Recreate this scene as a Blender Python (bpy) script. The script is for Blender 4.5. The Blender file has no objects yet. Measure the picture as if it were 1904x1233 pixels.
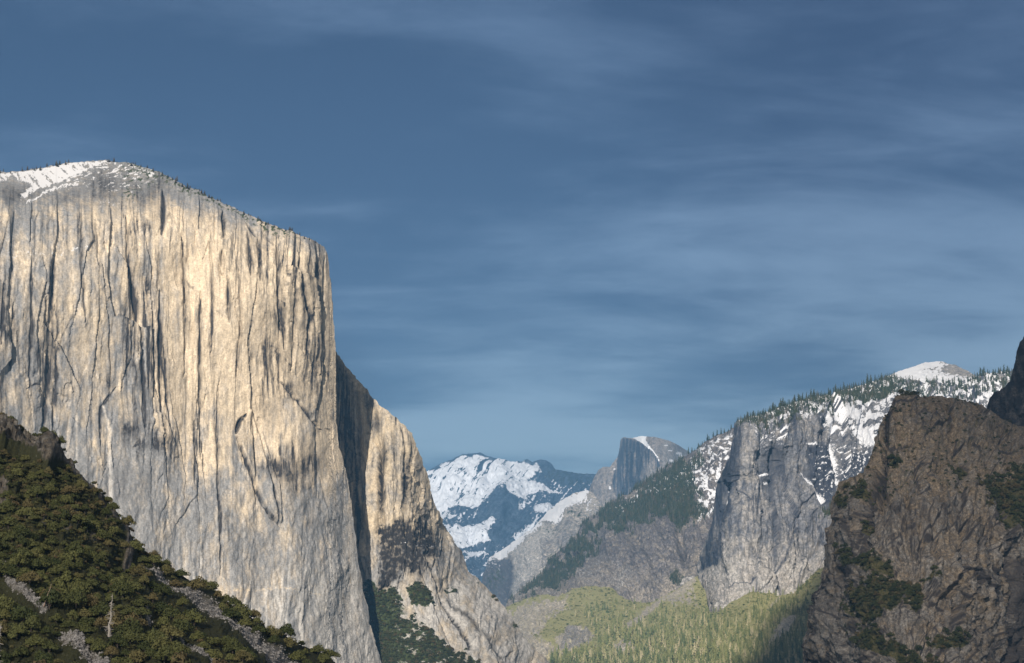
import bpy, math, random
import numpy as np

random.seed(7)
RNG = np.random.default_rng(7)
SC = bpy.context.scene
COL = SC.collection

# ------------------------------------------------------------------ camera
W, H = 1904.0, 1233.0
FPX = W / 2 / math.tan(math.radians(14.0))
PITCH = math.atan((1200 - H / 2) / FPX)
CAM = np.array([0.0, 0.0, 150.0])
cam_data = bpy.data.cameras.new("camera")
cam_data.sensor_width = 36
cam_data.angle = math.radians(28.0)
cam_data.clip_start = 1.0
cam_data.clip_end = 80000.0
cam = bpy.data.objects.new("camera", cam_data)
cam.location = CAM
cam.rotation_euler = (math.pi / 2 + PITCH, 0, 0)
COL.objects.link(cam)
SC.camera = cam

# ------------------------------------------------------------------ light
SUN_EL = math.radians(19.0)
SUN_AZ = math.radians(180 + 10)            # clockwise from +Y (the view direction)
SKY_STRENGTH = 0.13
SUN_STRENGTH = 4.5
SHADE_CLOUD_THIN = 0.70      # how much sun each side of the added shading cloud lets through
WEST = 3.0            # radiance of the bright western cloud
EAST_LOW, EAST_HIGH = 0.47, 0.42
SC.view_settings.view_transform = 'Standard'
SC.view_settings.look = 'None'
SC.view_settings.gamma = 1.0
SC.view_settings.exposure = 0.6
SUN_VEC = np.array([math.sin(SUN_AZ) * math.cos(SUN_EL), math.cos(SUN_AZ) * math.cos(SUN_EL), math.sin(SUN_EL)])
sun_data = bpy.data.lights.new("sun", 'SUN')
sun_data.energy = SUN_STRENGTH
sun_data.angle = math.radians(0.4)
sun_data.color = (1.0, 0.91, 0.79)
sun = bpy.data.objects.new("sun", sun_data)
from mathutils import Vector
sun.rotation_euler = Vector(SUN_VEC).to_track_quat('Z', 'Y').to_euler()
COL.objects.link(sun)

world = bpy.data.worlds.new("World")
SC.world = world
world.use_nodes = True
wn, wl = world.node_tree.nodes, world.node_tree.links
wn.clear()


def wnode(t, **kw):
    n = wn.new(t)
    for k, v in kw.items():
        setattr(n, k, v)
    return n


def wmath(op, a, b=None, c=None, clamp=False):
    n = wnode('ShaderNodeMath', operation=op, use_clamp=clamp)
    for i, v in enumerate((a, b, c)):
        if v is None:
            continue
        if isinstance(v, (int, float)):
            n.inputs[i].default_value = v
        else:
            wl.new(v, n.inputs[i])
    return n.outputs[0]


sky_t = wnode('ShaderNodeTexSky', sky_type='NISHITA', sun_disc=False, sun_elevation=SUN_EL, sun_rotation=SUN_AZ)
sky_t.altitude = 1300
sky_t.air_density = 1.0
sky_t.dust_density = 0.6
sky_t.ozone_density = 1.6
tc = wnode('ShaderNodeTexCoord')
sep = wnode('ShaderNodeSeparateXYZ')
wl.new(tc.outputs['Generated'], sep.inputs[0])
zz = wmath('ADD', wmath('MAXIMUM', sep.outputs['Z'], 0.0), 0.22)
comb = wnode('ShaderNodeCombineXYZ')
wl.new(wmath('DIVIDE', sep.outputs['X'], zz), comb.inputs[0])
wl.new(wmath('DIVIDE', sep.outputs['Y'], zz), comb.inputs[1])


def wnoise(rot, scale, nscale, detail, rough, dist, off=(0, 0, 0)):
    mp = wnode('ShaderNodeMapping')
    mp.inputs['Rotation'].default_value = (0, 0, math.radians(rot))
    mp.inputs['Scale'].default_value = scale
    mp.inputs['Location'].default_value = off
    wl.new(comb.outputs[0], mp.inputs[0])
    nz = wnode('ShaderNodeTexNoise')
    nz.inputs['Scale'].default_value = nscale
    nz.inputs['Detail'].default_value = detail
    nz.inputs['Roughness'].default_value = rough
    nz.inputs['Distortion'].default_value = dist
    wl.new(mp.outputs[0], nz.inputs['Vector'])
    return nz.outputs[0]


c_big = wnoise(-24, (0.8, 1.5, 1), 1.05, 3, 0.5, 0.3, (0.3, 3.3, 0))
c_fine = wnoise(-16, (1.0, 2.2, 1), 3.0, 8, 0.66, 0.4, (4.2, 1.1, 0))
c_mid = wnoise(-30, (1.0, 1.5, 1), 1.8, 7, 0.52, 0.15, (9.4, 0.2, 0))
cl = wmath('ADD', wmath('ADD', wmath('MULTIPLY', c_big, 0.46), wmath('MULTIPLY', c_mid, 0.34)), wmath('MULTIPLY', c_fine, 0.20))
ramp = wnode('ShaderNodeMapRange', interpolation_type='SMOOTHSTEP')
ramp.inputs['From Min'].default_value = 0.42
ramp.inputs['From Max'].default_value = 0.585
wl.new(cl, ramp.inputs['Value'])
# thin grey-blue cloud veil over the clear sky; the gaps are deeper blue
veil = wnode('ShaderNodeMix', data_type='RGBA')
veil.inputs[6].default_value = (0.295, 0.328, 0.415, 1)
veil.inputs[7].default_value = (0.80, 0.745, 0.77, 1)
wl.new(ramp.outputs[0], veil.inputs[0])
# clear sky seen through the veil, darker in the east and overhead; bright warm sunlit cloud in the west
mul = wnode('ShaderNodeMix', data_type='RGBA', blend_type='MULTIPLY')
mul.inputs[0].default_value = 1.0
wl.new(sky_t.outputs[0], mul.inputs[6])
wl.new(veil.outputs[2], mul.inputs[7])
elev = wnode('ShaderNodeMapRange')
elev.inputs['From Min'].default_value = 0.02
elev.inputs['From Max'].default_value = 0.34
elev.inputs['To Min'].default_value = EAST_LOW
elev.inputs['To Max'].default_value = EAST_HIGH
wl.new(sep.outputs['Z'], elev.inputs['Value'])
vm = wnode('ShaderNodeVectorMath', operation='SCALE')
wl.new(mul.outputs[2], vm.inputs[0])
wl.new(elev.outputs[0], vm.inputs['Scale'])
west = wnode('ShaderNodeMapRange', interpolation_type='SMOOTHSTEP')
west.inputs['From Min'].default_value = 0.45
west.inputs['From Max'].default_value = -0.75
wl.new(sep.outputs['Y'], west.inputs['Value'])
glow = wnode('ShaderNodeMix', data_type='RGBA')
glow.inputs[6].default_value = (0.66 * WEST, 0.62 * WEST, 0.57 * WEST, 1)
glow.inputs[7].default_value = (1.0 * WEST, 0.90 * WEST, 0.77 * WEST, 1)
wl.new(ramp.outputs[0], glow.inputs[0])
fin = wnode('ShaderNodeMix', data_type='RGBA')
wl.new(west.outputs[0], fin.inputs[0])
wl.new(vm.outputs[0], fin.inputs[6])
wl.new(glow.outputs[2], fin.inputs[7])
bg = wnode('ShaderNodeBackground')
bg.inputs['Strength'].default_value = SKY_STRENGTH
wl.new(fin.outputs[2], bg.inputs['Color'])
wo = wnode('ShaderNodeOutputWorld')
wl.new(bg.outputs[0], wo.inputs['Surface'])

SC.render.engine = 'CYCLES'
SC.cycles.max_bounces = 5
SC.cycles.diffuse_bounces = 3
SC.cycles.transparent_max_bounces = 8
SC.cycles.volume_bounces = 0

# ------------------------------------------------------------------ noise
M32 = np.uint32(0xFFFFFFFF)


def _hash(ix, iy, seed):
    h = (ix.astype(np.int64) * 374761393 + iy.astype(np.int64) * 668265263 + seed * 982451653) & 0xFFFFFFFF
    h = ((h ^ (h >> 13)) * 1274126177) & 0xFFFFFFFF
    h = ((h ^ (h >> 16)) * 2246822519) & 0xFFFFFFFF
    return (h ^ (h >> 15)) & 0xFFFFFFFF


def rnd(ix, iy, seed):
    return (_hash(ix, iy, seed) / 4294967295.0).astype(np.float32)


def perlin(x, y, seed=0):
    x0, y0 = np.floor(x), np.floor(y)
    fx, fy = (x - x0).astype(np.float32), (y - y0).astype(np.float32)
    ix, iy = x0.astype(np.int32), y0.astype(np.int32)
    u = fx * fx * fx * (fx * (fx * 6 - 15) + 10)
    v = fy * fy * fy * (fy * (fy * 6 - 15) + 10)

    def g(dx, dy):
        a = rnd(ix + dx, iy + dy, seed) * np.float32(2 * math.pi)
        return np.cos(a) * (fx - dx) + np.sin(a) * (fy - dy)
    a = g(0, 0) * (1 - u) + g(1, 0) * u
    b = g(0, 1) * (1 - u) + g(1, 1) * u
    return (a * (1 - v) + b * v) * 1.5


def fbm(x, y, seed=0, octaves=5, gain=0.5, lac=2.03):
    out, amp = 0.0, 1.0
    for o in range(octaves):
        out = out + amp * perlin(x, y, seed + o * 17)
        x, y, amp = x * lac + 13.7, y * lac + 7.1, amp * gain
    return out


def ridged(x, y, seed=0, octaves=4, gain=0.55):
    out, amp = 0.0, 1.0
    for o in range(octaves):
        out = out + amp * (1 - 2 * np.abs(perlin(x, y, seed + o * 31)))
        x, y, amp = x * 2.1 + 3.3, y * 2.1 + 9.2, amp * gain
    return out


def voronoi(x, y, seed=0):
    """cell value of the nearest point, and F2 - F1"""
    x0, y0 = np.floor(x).astype(np.int32), np.floor(y).astype(np.int32)
    d1 = np.full(x.shape, 9.0, np.float32)
    d2 = d1.copy()
    val = np.zeros(x.shape, np.float32)
    for i in (-1, 0, 1):
        for j in (-1, 0, 1):
            cx, cy = x0 + i, y0 + j
            px = cx + rnd(cx, cy, seed)
            py = cy + rnd(cx, cy, seed + 1)
            d = np.hypot(px - x, py - y).astype(np.float32)
            n = d < d1
            d2 = np.where(n, d1, np.minimum(d2, d))
            val = np.where(n, rnd(cx, cy, seed + 2), val)
            d1 = np.where(n, d, d1)
    return val, d2 - d1


def facets(x, y, seed=0):
    """blocky rock: every cell is a plane with its own height and tilt; returns height, gap to the next cell, cell value"""
    x0, y0 = np.floor(x).astype(np.int32), np.floor(y).astype(np.int32)
    d1 = np.full(x.shape, 9.0, np.float32)
    d2 = d1.copy()
    val, tx, ty = (np.zeros(x.shape, np.float32) for _ in range(3))
    for i in (-1, 0, 1):
        for j in (-1, 0, 1):
            cx, cy = x0 + i, y0 + j
            dx = (x - cx - rnd(cx, cy, seed)).astype(np.float32)
            dy = (y - cy - rnd(cx, cy, seed + 1)).astype(np.float32)
            d = np.hypot(dx, dy)
            n = d < d1
            d2 = np.where(n, d1, np.minimum(d2, d))
            val = np.where(n, rnd(cx, cy, seed + 2), val)
            tx = np.where(n, dx * (rnd(cx, cy, seed + 3) - 0.5), tx)
            ty = np.where(n, dy * (rnd(cx, cy, seed + 4) - 0.5), ty)
            d1 = np.where(n, d, d1)
    return (val - 0.5) + 1.6 * tx + 1.2 * ty, d2 - d1, val


def sstep(a, b, x):
    t = np.clip((x - a) / (b - a), 0, 1)
    return t * t * (3 - 2 * t)


def blob(px, py, cx, cy, rx, ry, rot=0):
    c, s = math.cos(math.radians(rot)), math.sin(math.radians(rot))
    dx, dy = px - cx, py - cy
    a, b = (dx * c + dy * s) / rx, (-dx * s + dy * c) / ry
    return np.exp(-(a * a + b * b))


def line(px, py, pts, w):
    """soft stroke along a polyline; w is a width or one width for each point"""
    ws = [w] * len(pts) if isinstance(w, (int, float)) else w
    out = np.zeros(px.shape, np.float32)
    for (x0, y0), (x1, y1), w0, w1 in zip(pts[:-1], pts[1:], ws[:-1], ws[1:]):
        L2 = (x1 - x0) ** 2 + (y1 - y0) ** 2
        t = np.clip(((px - x0) * (x1 - x0) + (py - y0) * (y1 - y0)) / L2, 0, 1)
        d = np.hypot(px - x0 - t * (x1 - x0), py - y0 - t * (y1 - y0))
        ww = w0 + (w1 - w0) * t
        out = np.maximum(out, np.exp(-(d / ww) ** 2))
    return out


def taper(pts, w):
    """a crack that narrows to nothing at both ends"""
    pts = np.array(pts, float)
    cum = np.concatenate([[0], np.cumsum(np.hypot(*np.diff(pts, axis=0).T))])
    t = np.linspace(0, cum[-1], 9)
    ws = np.full(len(pts), float(w)) if isinstance(w, (int, float)) else np.array(w, float)
    f = np.array([0.15, 0.6, 0.9, 1, 1, 1, 0.9, 0.6, 0.15])
    return [tuple(p) for p in np.stack([np.interp(t, cum, pts[:, 0]), np.interp(t, cum, pts[:, 1])], -1)], list(np.interp(t, cum, ws) * f + 0.25)


def inside(px, py, poly, soft=1.0):
    """1 inside a polygon, 0 outside, with a soft edge about 2*soft wide"""
    n = len(poly)
    ins = np.zeros(px.shape, bool)
    dmin = np.full(px.shape, 1e9)
    for i in range(n):
        (x0, y0), (x1, y1) = poly[i], poly[(i + 1) % n]
        if y0 != y1:
            cond = ((y0 > py) != (y1 > py)) & (px < (x1 - x0) * (py - y0) / (y1 - y0) + x0)
            ins ^= cond
        L2 = max((x1 - x0) ** 2 + (y1 - y0) ** 2, 1e-6)
        t = np.clip(((px - x0) * (x1 - x0) + (py - y0) * (y1 - y0)) / L2, 0, 1)
        dmin = np.minimum(dmin, np.hypot(px - x0 - t * (x1 - x0), py - y0 - t * (y1 - y0)))
    sd = np.where(ins, dmin, -dmin)
    return sstep(-soft, soft, sd)


# ------------------------------------------------------------------ geometry helpers
SP, CP = math.sin(PITCH), math.cos(PITCH)


def pt(px, py, Y):
    """the place at forward distance Y along the sight line through a point of the photograph"""
    xc = (px - W / 2) / FPX
    yc = -(py - H / 2) / FPX
    dy = CP - yc * SP
    dz = SP + yc * CP
    return np.stack([xc / dy * Y, Y + 0 * xc, CAM[2] + dz / dy * Y], axis=-1)


def tps(pts):
    """thin-plate spline through (px, py, Y) control points"""
    P = np.array(pts, float)
    xy = P[:, :2] / 500.0
    n = len(P)
    r2 = ((xy[:, None] - xy[None]) ** 2).sum(-1)
    K = np.where(r2 > 0, r2 * np.log(r2 + 1e-12), 0)
    A = np.zeros((n + 3, n + 3))
    A[:n, :n] = K + np.eye(n) * 1e-4
    A[:n, n] = 1
    A[:n, n + 1:] = xy
    A[n:, :n] = A[:n, n:].T
    w = np.linalg.solve(A, np.concatenate([P[:, 2], [0, 0, 0]]))

    def f(px, py):
        x, y = px / 500.0, py / 500.0
        out = w[n] + w[n + 1] * x + w[n + 2] * y
        for i in range(n):
            r = (x - xy[i, 0]) ** 2 + (y - xy[i, 1]) ** 2
            out = out + w[i] * r * np.log(r + 1e-12)
        return out
    return f


def mesh_from(name, verts, quads=None, tris=None, mats=(), smooth=False, mat_idx=None):
    me = bpy.data.meshes.new(name)
    verts = np.ascontiguousarray(verts, np.float32)
    nq = 0 if quads is None else len(quads)
    nt = 0 if tris is None else len(tris)
    loops = []
    if nq:
        loops.append(np.asarray(quads, np.int32).ravel())
    if nt:
        loops.append(np.asarray(tris, np.int32).ravel())
    loops = np.concatenate(loops)
    starts = np.concatenate([np.arange(nq) * 4, nq * 4 + np.arange(nt) * 3]).astype(np.int32)
    me.vertices.add(len(verts))
    me.vertices.foreach_set("co", verts.ravel())
    me.loops.add(len(loops))
    me.loops.foreach_set("vertex_index", loops)
    me.polygons.add(nq + nt)
    me.polygons.foreach_set("loop_start", starts)
    me.polygons.foreach_set("use_smooth", np.full(nq + nt, smooth))
    if mat_idx is not None:
        me.polygons.foreach_set("material_index", np.asarray(mat_idx, np.int32))
    for m in mats:
        me.materials.append(m)
    me.update(calc_edges=True)
    return me


def link(name, me, parent=None):
    o = bpy.data.objects.new(name, me)
    COL.objects.link(o)
    if parent is not None:
        o.parent = parent
    return o


def tag(o, label=None, cat=None, group=None, kind=None):
    if label:
        o["label"] = label
    if cat:
        o["category"] = cat
    if group:
        o["group"] = group
    if kind:
        o["kind"] = kind
    return o


def grid_quads(r, c):
    i = np.arange(r * c, dtype=np.int32).reshape(r, c)
    return np.stack([i[:-1, :-1], i[:-1, 1:], i[1:, 1:], i[1:, :-1]], -1).reshape(-1, 4)


def grid_normals(P):
    du = np.gradient(P, axis=1)
    dv = np.gradient(P, axis=0)
    n = np.cross(du, dv)
    return n / (np.linalg.norm(n, axis=-1, keepdims=True) + 1e-9)


class Sheet:
    pass


def sheet(name, sky, bottom, depth, nx, ny, m0, disp, masks, mat, label, cat, rough=1.5, kdy=0.4, back_scale=1.0, jag=None, curve=None):
    """a mountain: its front face from the foot up to its crest, then over the crest and down its far side"""
    sky = np.array(sky, float)
    bot = np.array(bottom, float) if isinstance(bottom, (list, tuple)) else np.array([[-9999, bottom], [9999, bottom]], float)
    seg = np.abs(np.diff(sky[:, 0])) + kdy * np.abs(np.diff(sky[:, 1]))
    cum = np.concatenate([[0], np.cumsum(seg)])
    t = np.linspace(0, cum[-1], nx)
    cx = np.interp(t, cum, sky[:, 0])
    cy = np.interp(t, cum, sky[:, 1])
    jg = rough * (fbm(t / 14.0, t * 0 + 3.3, hash(name) % 1 + 5, 5, 0.6))
    if jag is not None:
        jg = jg + jag(cx, cy)
    # crest normal that points into the rock (photo axes, y down)
    k = 9
    ker = np.ones(k) / k
    tx = np.convolve(np.pad(np.gradient(cx), k // 2, mode='edge'), ker, 'valid')
    ty = np.convolve(np.pad(np.gradient(cy), k // 2, mode='edge'), ker, 'valid')
    ln = np.hypot(tx, ty) + 1e-9
    nxx, nyy = -ty / ln, tx / ln
    cx = cx + nxx * jg
    cy = cy + nyy * jg
    by = np.maximum(np.interp(cx, bot[:, 0], bot[:, 1]), cy + 6)
    v = np.linspace(0, 1, ny)
    if curve:
        v = v ** curve
    px = np.repeat(cx[None], ny, 0)
    py = by[None] + (cy - by)[None] * v[:, None]
    D = tps(depth)
    Y = D(px, py)
    P = pt(px, py, Y)
    N = grid_normals(P)
    # normals face the camera
    flip = np.sign(((P - CAM) * N).sum(-1, keepdims=True))
    N = -N * flip
    s = Sheet()
    s.px, s.py, s.Y, s.m0 = px, py, Y, m0
    ed = np.full(px.shape, 40.0)
    for (x0, y0), (x1, y1) in zip(sky[:-1], sky[1:]):
        L2 = max((x1 - x0) ** 2 + (y1 - y0) ** 2, 1e-6)
        q = np.clip(((px - x0) * (x1 - x0) + (py - y0) * (y1 - y0)) / L2, 0, 1)
        ed = np.minimum(ed, np.hypot(px - x0 - q * (x1 - x0), py - y0 - q * (y1 - y0)))
    s.edge = sstep(0.0, 22.0, ed)
    s.slope = N[..., 2]
    d = disp(s) * m0
    s.d = d
    P = P + N * d[..., None]
    s.N = grid_normals(P)
    s.N = -s.N * np.sign(((P - CAM) * s.N).sum(-1, keepdims=True))
    s.P = P
    mk = masks(s)
    s.mk = mk
    rows = [P]
    mrows = [mk]
    topd = d[-1]
    for off, dY in ((1.2, 22), (5, 90), (18, 260), (50, 650), (110, 1200)):
        Q = pt(cx + nxx * off, cy + nyy * off, Y[-1] + dY * m0 * back_scale)
        Q[:, 2] += 0
        rows.append(Q[None])
        mrows.append(mk[-1:])
    low = P[0].copy()
    low[:, 2] = np.minimum(low[:, 2] - 60, -30)
    low[:, 1] -= 20
    rows.insert(0, low[None])
    mrows.insert(0, mk[:1])
    V = np.concatenate(rows, 0)
    MK = np.concatenate(mrows, 0)
    me = mesh_from(name, V.reshape(-1, 3), grid_quads(V.shape[0], V.shape[1]), mats=[mat], smooth=True)
    at = me.attributes.new("masks", 'FLOAT_COLOR', 'POINT')
    at.data.foreach_set("color", np.clip(MK, 0, 1).astype(np.float32).ravel())
    at = me.attributes.new("stain_shade", 'FLOAT', 'POINT')
    at.data.foreach_set("value", np.clip(MK[..., 3], 0, 1).astype(np.float32).ravel())
    pale = getattr(s, "pale", 0 * px)
    PL = np.concatenate([pale[:1], pale] + [pale[-1:]] * 5, 0)
    at = me.attributes.new("pale", 'FLOAT', 'POINT')
    at.data.foreach_set("value", np.clip(PL, 0, 1).astype(np.float32).ravel())
    s.ob = tag(link(name, me), label, cat, None, 'structure')
    return s


def stack(snow, veg, tone, stain_shade):
    sh = np.broadcast(snow, veg, tone, stain_shade).shape
    return np.stack([np.broadcast_to(a, sh) for a in (snow, veg, tone, stain_shade)], -1).astype(np.float32)


# ------------------------------------------------------------------ materials
class NT:
    def __init__(self, name):
        self.m = bpy.data.materials.new(name)
        self.m.use_nodes = True
        self.t = self.m.node_tree
        self.n, self.l = self.t.nodes, self.t.links
        self.bsdf = self.n["Principled BSDF"]

    def node(self, t, **kw):
        x = self.n.new(t)
        for k, v in kw.items():
            setattr(x, k, v)
        return x

    def set(self, sock, v):
        if hasattr(v, "links"):
            self.l.new(v, sock)
        elif isinstance(v, tuple) and len(v) == 3 and sock.type == 'RGBA':
            sock.default_value = (*v, 1)
        else:
            sock.default_value = v

    def math(self, op, a, b=0.0, clamp=False):
        x = self.node('ShaderNodeMath', operation=op, use_clamp=clamp)
        self.set(x.inputs[0], a)
        self.set(x.inputs[1], b)
        return x.outputs[0]

    def mix(self, f, a, b, mode='MIX'):
        x = self.node('ShaderNodeMix', data_type='RGBA', blend_type=mode)
        self.set(x.inputs[0], f)
        self.set(x.inputs[6], a)
        self.set(x.inputs[7], b)
        return x.outputs[2]

    def rng(self, v, a, b, c=0.0, d=1.0):
        x = self.node('ShaderNodeMapRange')
        x.inputs[1].default_value, x.inputs[2].default_value = a, b
        x.inputs[3].default_value, x.inputs[4].default_value = c, d
        self.set(x.inputs[0], v)
        return x.outputs[0]

    def noise(self, scale, detail=5, rough=0.6, coord='POS', dist=0.0):
        if coord == 'POS':
            src = self.node('ShaderNodeNewGeometry').outputs['Position']
        else:
            src = self.node('ShaderNodeTexCoord').outputs['Object']
        mp = self.node('ShaderNodeMapping')
        mp.inputs['Scale'].default_value = scale if isinstance(scale, tuple) else (scale,) * 3
        self.l.new(src, mp.inputs[0])
        x = self.node('ShaderNodeTexNoise')
        x.inputs['Scale'].default_value = 1.0
        x.inputs['Detail'].default_value = detail
        x.inputs['Roughness'].default_value = rough
        x.inputs['Distortion'].default_value = dist
        self.l.new(mp.outputs[0], x.inputs['Vector'])
        return x.outputs[0]


def rock_mat(name, warm, grey, stain_shade, veg, veg2, m0, snow=(0.70, 0.72, 0.77), streak=0.5, contrast=0.5, bump=0.4, mottle=0.35, vary=0.4, tall=1.0, pale_rock=(0.52, 0.50, 0.475)):
    t = NT(name)
    at = t.node('ShaderNodeAttribute', attribute_name="masks")
    sp = t.node('ShaderNodeSeparateColor')
    t.l.new(at.outputs['Color'], sp.inputs[0])
    snow_m, veg_m, tone_m, stain_shade_m = sp.outputs[0], sp.outputs[1], sp.outputs[2], t.node('ShaderNodeAttribute', attribute_name="stain_shade").outputs['Fac']
    n_mid = t.noise((1 / (18 * m0), 1 / (18 * m0), 1 / (18 * m0 * tall)), 6, 0.65)
    n_fine = t.noise(1 / (3.0 * m0), 4, 0.7)
    n_str = t.noise((1 / (4.0 * m0), 1 / (4.0 * m0), 1 / (60 * m0)), 6, 0.68)
    n_mot = t.noise((1 / (7.0 * m0), 1 / (7.0 * m0), 1 / (7.0 * m0 * tall)), 5, 0.7)
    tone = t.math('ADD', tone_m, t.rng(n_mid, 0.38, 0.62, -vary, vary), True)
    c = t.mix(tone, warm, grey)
    c = t.mix(t.math('MULTIPLY', t.node('ShaderNodeAttribute', attribute_name="pale").outputs['Fac'], t.rng(n_mid, 0.38, 0.6, 0.7, 1.15), True), c, pale_rock)
    c = t.mix(1.0, c, t.mix(t.rng(n_str, 0.38, 0.60), (1 - streak * 0.8,) * 3, (1 + streak * 0.25,) * 3), 'MULTIPLY')
    c = t.mix(1.0, c, t.mix(t.rng(n_fine, 0.36, 0.62), (1 - contrast * 0.7,) * 3, (1 + contrast * 0.4,) * 3), 'MULTIPLY')
    c = t.mix(1.0, c, t.mix(t.rng(n_mot, 0.36, 0.56), (1 - mottle,) * 3, (1 + mottle * 0.25,) * 3), 'MULTIPLY')
    st = t.math('MULTIPLY', stain_shade_m, t.rng(n_str, 0.38, 0.6, 1.05, 1.9), True)
    c = t.mix(st, c, stain_shade)
    vg = t.rng(t.math('ADD', veg_m, t.rng(n_fine, 0.38, 0.62, -0.22, 0.22)), 0.38, 0.62)
    c = t.mix(vg, c, t.mix(t.rng(n_fine, 0.38, 0.62), veg, veg2))
    sn = t.rng(t.math('ADD', snow_m, t.math('ADD', t.rng(n_fine, 0.38, 0.62, -0.2, 0.2), t.rng(n_mot, 0.38, 0.62, -0.2, 0.2))), 0.36, 0.62)
    c = t.mix(sn, c, snow)
    t.l.new(c, t.bsdf.inputs['Base Color'])
    t.bsdf.inputs['Roughness'].default_value = 0.92
    t.bsdf.inputs['Specular IOR Level'].default_value = 0.15
    b = t.node('ShaderNodeBump')
    b.inputs['Strength'].default_value = bump
    b.inputs['Distance'].default_value = 1.2 * m0
    t.l.new(t.math('ADD', n_fine, n_str), b.inputs['Height'])
    t.l.new(b.outputs[0], t.bsdf.inputs['Normal'])
    return t.m


def leaf_mat(name, a, b, c=None, tint_attr=False, trans=0.15):
    t = NT(name)
    oi = t.node('ShaderNodeObjectInfo')
    r = oi.outputs['Random']
    if tint_attr:
        at = t.node('ShaderNodeAttribute', attribute_name="tint")
        r = at.outputs['Fac']
    col = t.mix(r, a, b)
    if c is not None:
        col = t.mix(t.rng(r, 0.72, 0.95), col, c)
    n = t.noise(0.8, 3, 0.6, 'OBJ')
    col = t.mix(1.0, col, t.mix(t.rng(n, 0.3, 0.7), (0.72,) * 3, (1.25,) * 3), 'MULTIPLY')
    t.l.new(col, t.bsdf.inputs['Base Color'])
    t.bsdf.inputs['Roughness'].default_value = 0.75
    t.bsdf.inputs['Specular IOR Level'].default_value = 0.2
    return t.m


def plain_mat(name, a, b, scale, coord='OBJ', rough=0.9):
    t = NT(name)
    n = t.noise(scale, 5, 0.65, coord)
    t.l.new(t.mix(t.rng(n, 0.3, 0.7), a, b), t.bsdf.inputs['Base Color'])
    t.bsdf.inputs['Roughness'].default_value = rough
    t.bsdf.inputs['Specular IOR Level'].default_value = 0.15
    return t.m


GREEN_A, GREEN_B = (0.030, 0.042, 0.018), (0.062, 0.075, 0.030)
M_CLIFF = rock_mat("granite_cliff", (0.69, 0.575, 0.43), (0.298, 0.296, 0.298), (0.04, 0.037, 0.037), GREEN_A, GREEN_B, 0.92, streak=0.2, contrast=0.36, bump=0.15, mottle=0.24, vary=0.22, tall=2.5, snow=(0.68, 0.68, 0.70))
M_BUTT = rock_mat("granite_buttress", (0.60, 0.50, 0.365), (0.30, 0.293, 0.288), (0.03, 0.028, 0.028), GREEN_A, GREEN_B, 1.03, streak=0.25, contrast=0.3, bump=0.2, mottle=0.25, vary=0.25, tall=2)
M_SLOPE = rock_mat("slope_rock", (0.17, 0.145, 0.115), (0.22, 0.21, 0.20), (0.06, 0.055, 0.05), (0.026, 0.028, 0.014), (0.055, 0.055, 0.026), 0.18, contrast=0.6)
M_CRAG = rock_mat("crag_rock", (0.225, 0.178, 0.128), (0.225, 0.208, 0.192), (0.045, 0.04, 0.04), (0.040, 0.044, 0.018), (0.10, 0.085, 0.042), 0.6, streak=0.5, contrast=0.55, mottle=0.45)
M_DARK = rock_mat("dark_rock", (0.12, 0.11, 0.105), (0.10, 0.10, 0.11), (0.035, 0.035, 0.04), GREEN_A, GREEN_B, 0.75, contrast=0.8)
M_FACE = rock_mat("grey_face_rock", (0.42, 0.395, 0.37), (0.185, 0.193, 0.218), (0.04, 0.048, 0.068), GREEN_A, GREEN_B, 1.85, streak=0.5, contrast=0.5)
M_RIDGE = rock_mat("ridge_rock", (0.32, 0.285, 0.245), (0.165, 0.155, 0.162), (0.05, 0.05, 0.056), (0.028, 0.038, 0.022), (0.055, 0.065, 0.035), 2.0, streak=0.3, contrast=0.75)
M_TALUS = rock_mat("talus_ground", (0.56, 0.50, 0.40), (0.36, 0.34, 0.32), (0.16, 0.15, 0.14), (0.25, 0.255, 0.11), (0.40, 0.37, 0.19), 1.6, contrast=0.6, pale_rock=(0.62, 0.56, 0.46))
M_FAR = rock_mat("far_peak_hazed_rock", (0.085, 0.115, 0.165), (0.048, 0.07, 0.112), (0.022, 0.032, 0.052), (0.03, 0.036, 0.03), (0.04, 0.046, 0.036), 4.4, snow=(0.72, 0.76, 0.84), contrast=0.5)  # blue haze of distance mixed into the rock colours
M_HALF = rock_mat("half_dome_rock", (0.26, 0.235, 0.22), (0.17, 0.168, 0.18), (0.04, 0.05, 0.07), GREEN_A, GREEN_B, 3.4, snow=(0.72, 0.75, 0.80), streak=0.5, contrast=0.4)
M_SHOULDER = rock_mat("shoulder_rock", (0.50, 0.46, 0.41), (0.27, 0.26, 0.26), (0.08, 0.085, 0.10), GREEN_A, GREEN_B, 2.8, contrast=0.6)

# ------------------------------------------------------------------ ground and the hill the camera stands on
gx = np.sign(np.linspace(-1, 1, 161)) * np.abs(np.linspace(-1, 1, 161)) ** 2.2 * 22000
GX, GY = np.meshgrid(gx, gx + 0.0)
GZ = 147.5 * np.exp(-((GX / 420) ** 2 + ((GY + 40) / 200) ** 2)) + 4 * fbm(GX / 160, GY / 160, 3, 3) * sstep(60, 400, np.hypot(GX, GY))
ground_m = plain_mat("valley_ground", (0.035, 0.045, 0.02), (0.10, 0.095, 0.05), 0.02, 'POS')
g = link("ground", mesh_from("ground", np.stack([GX, GY, GZ], -1).reshape(-1, 3), grid_quads(161, 161), mats=[ground_m], smooth=True))
tag(g, "green valley floor below the cliffs", "ground", None, "structure")

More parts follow.
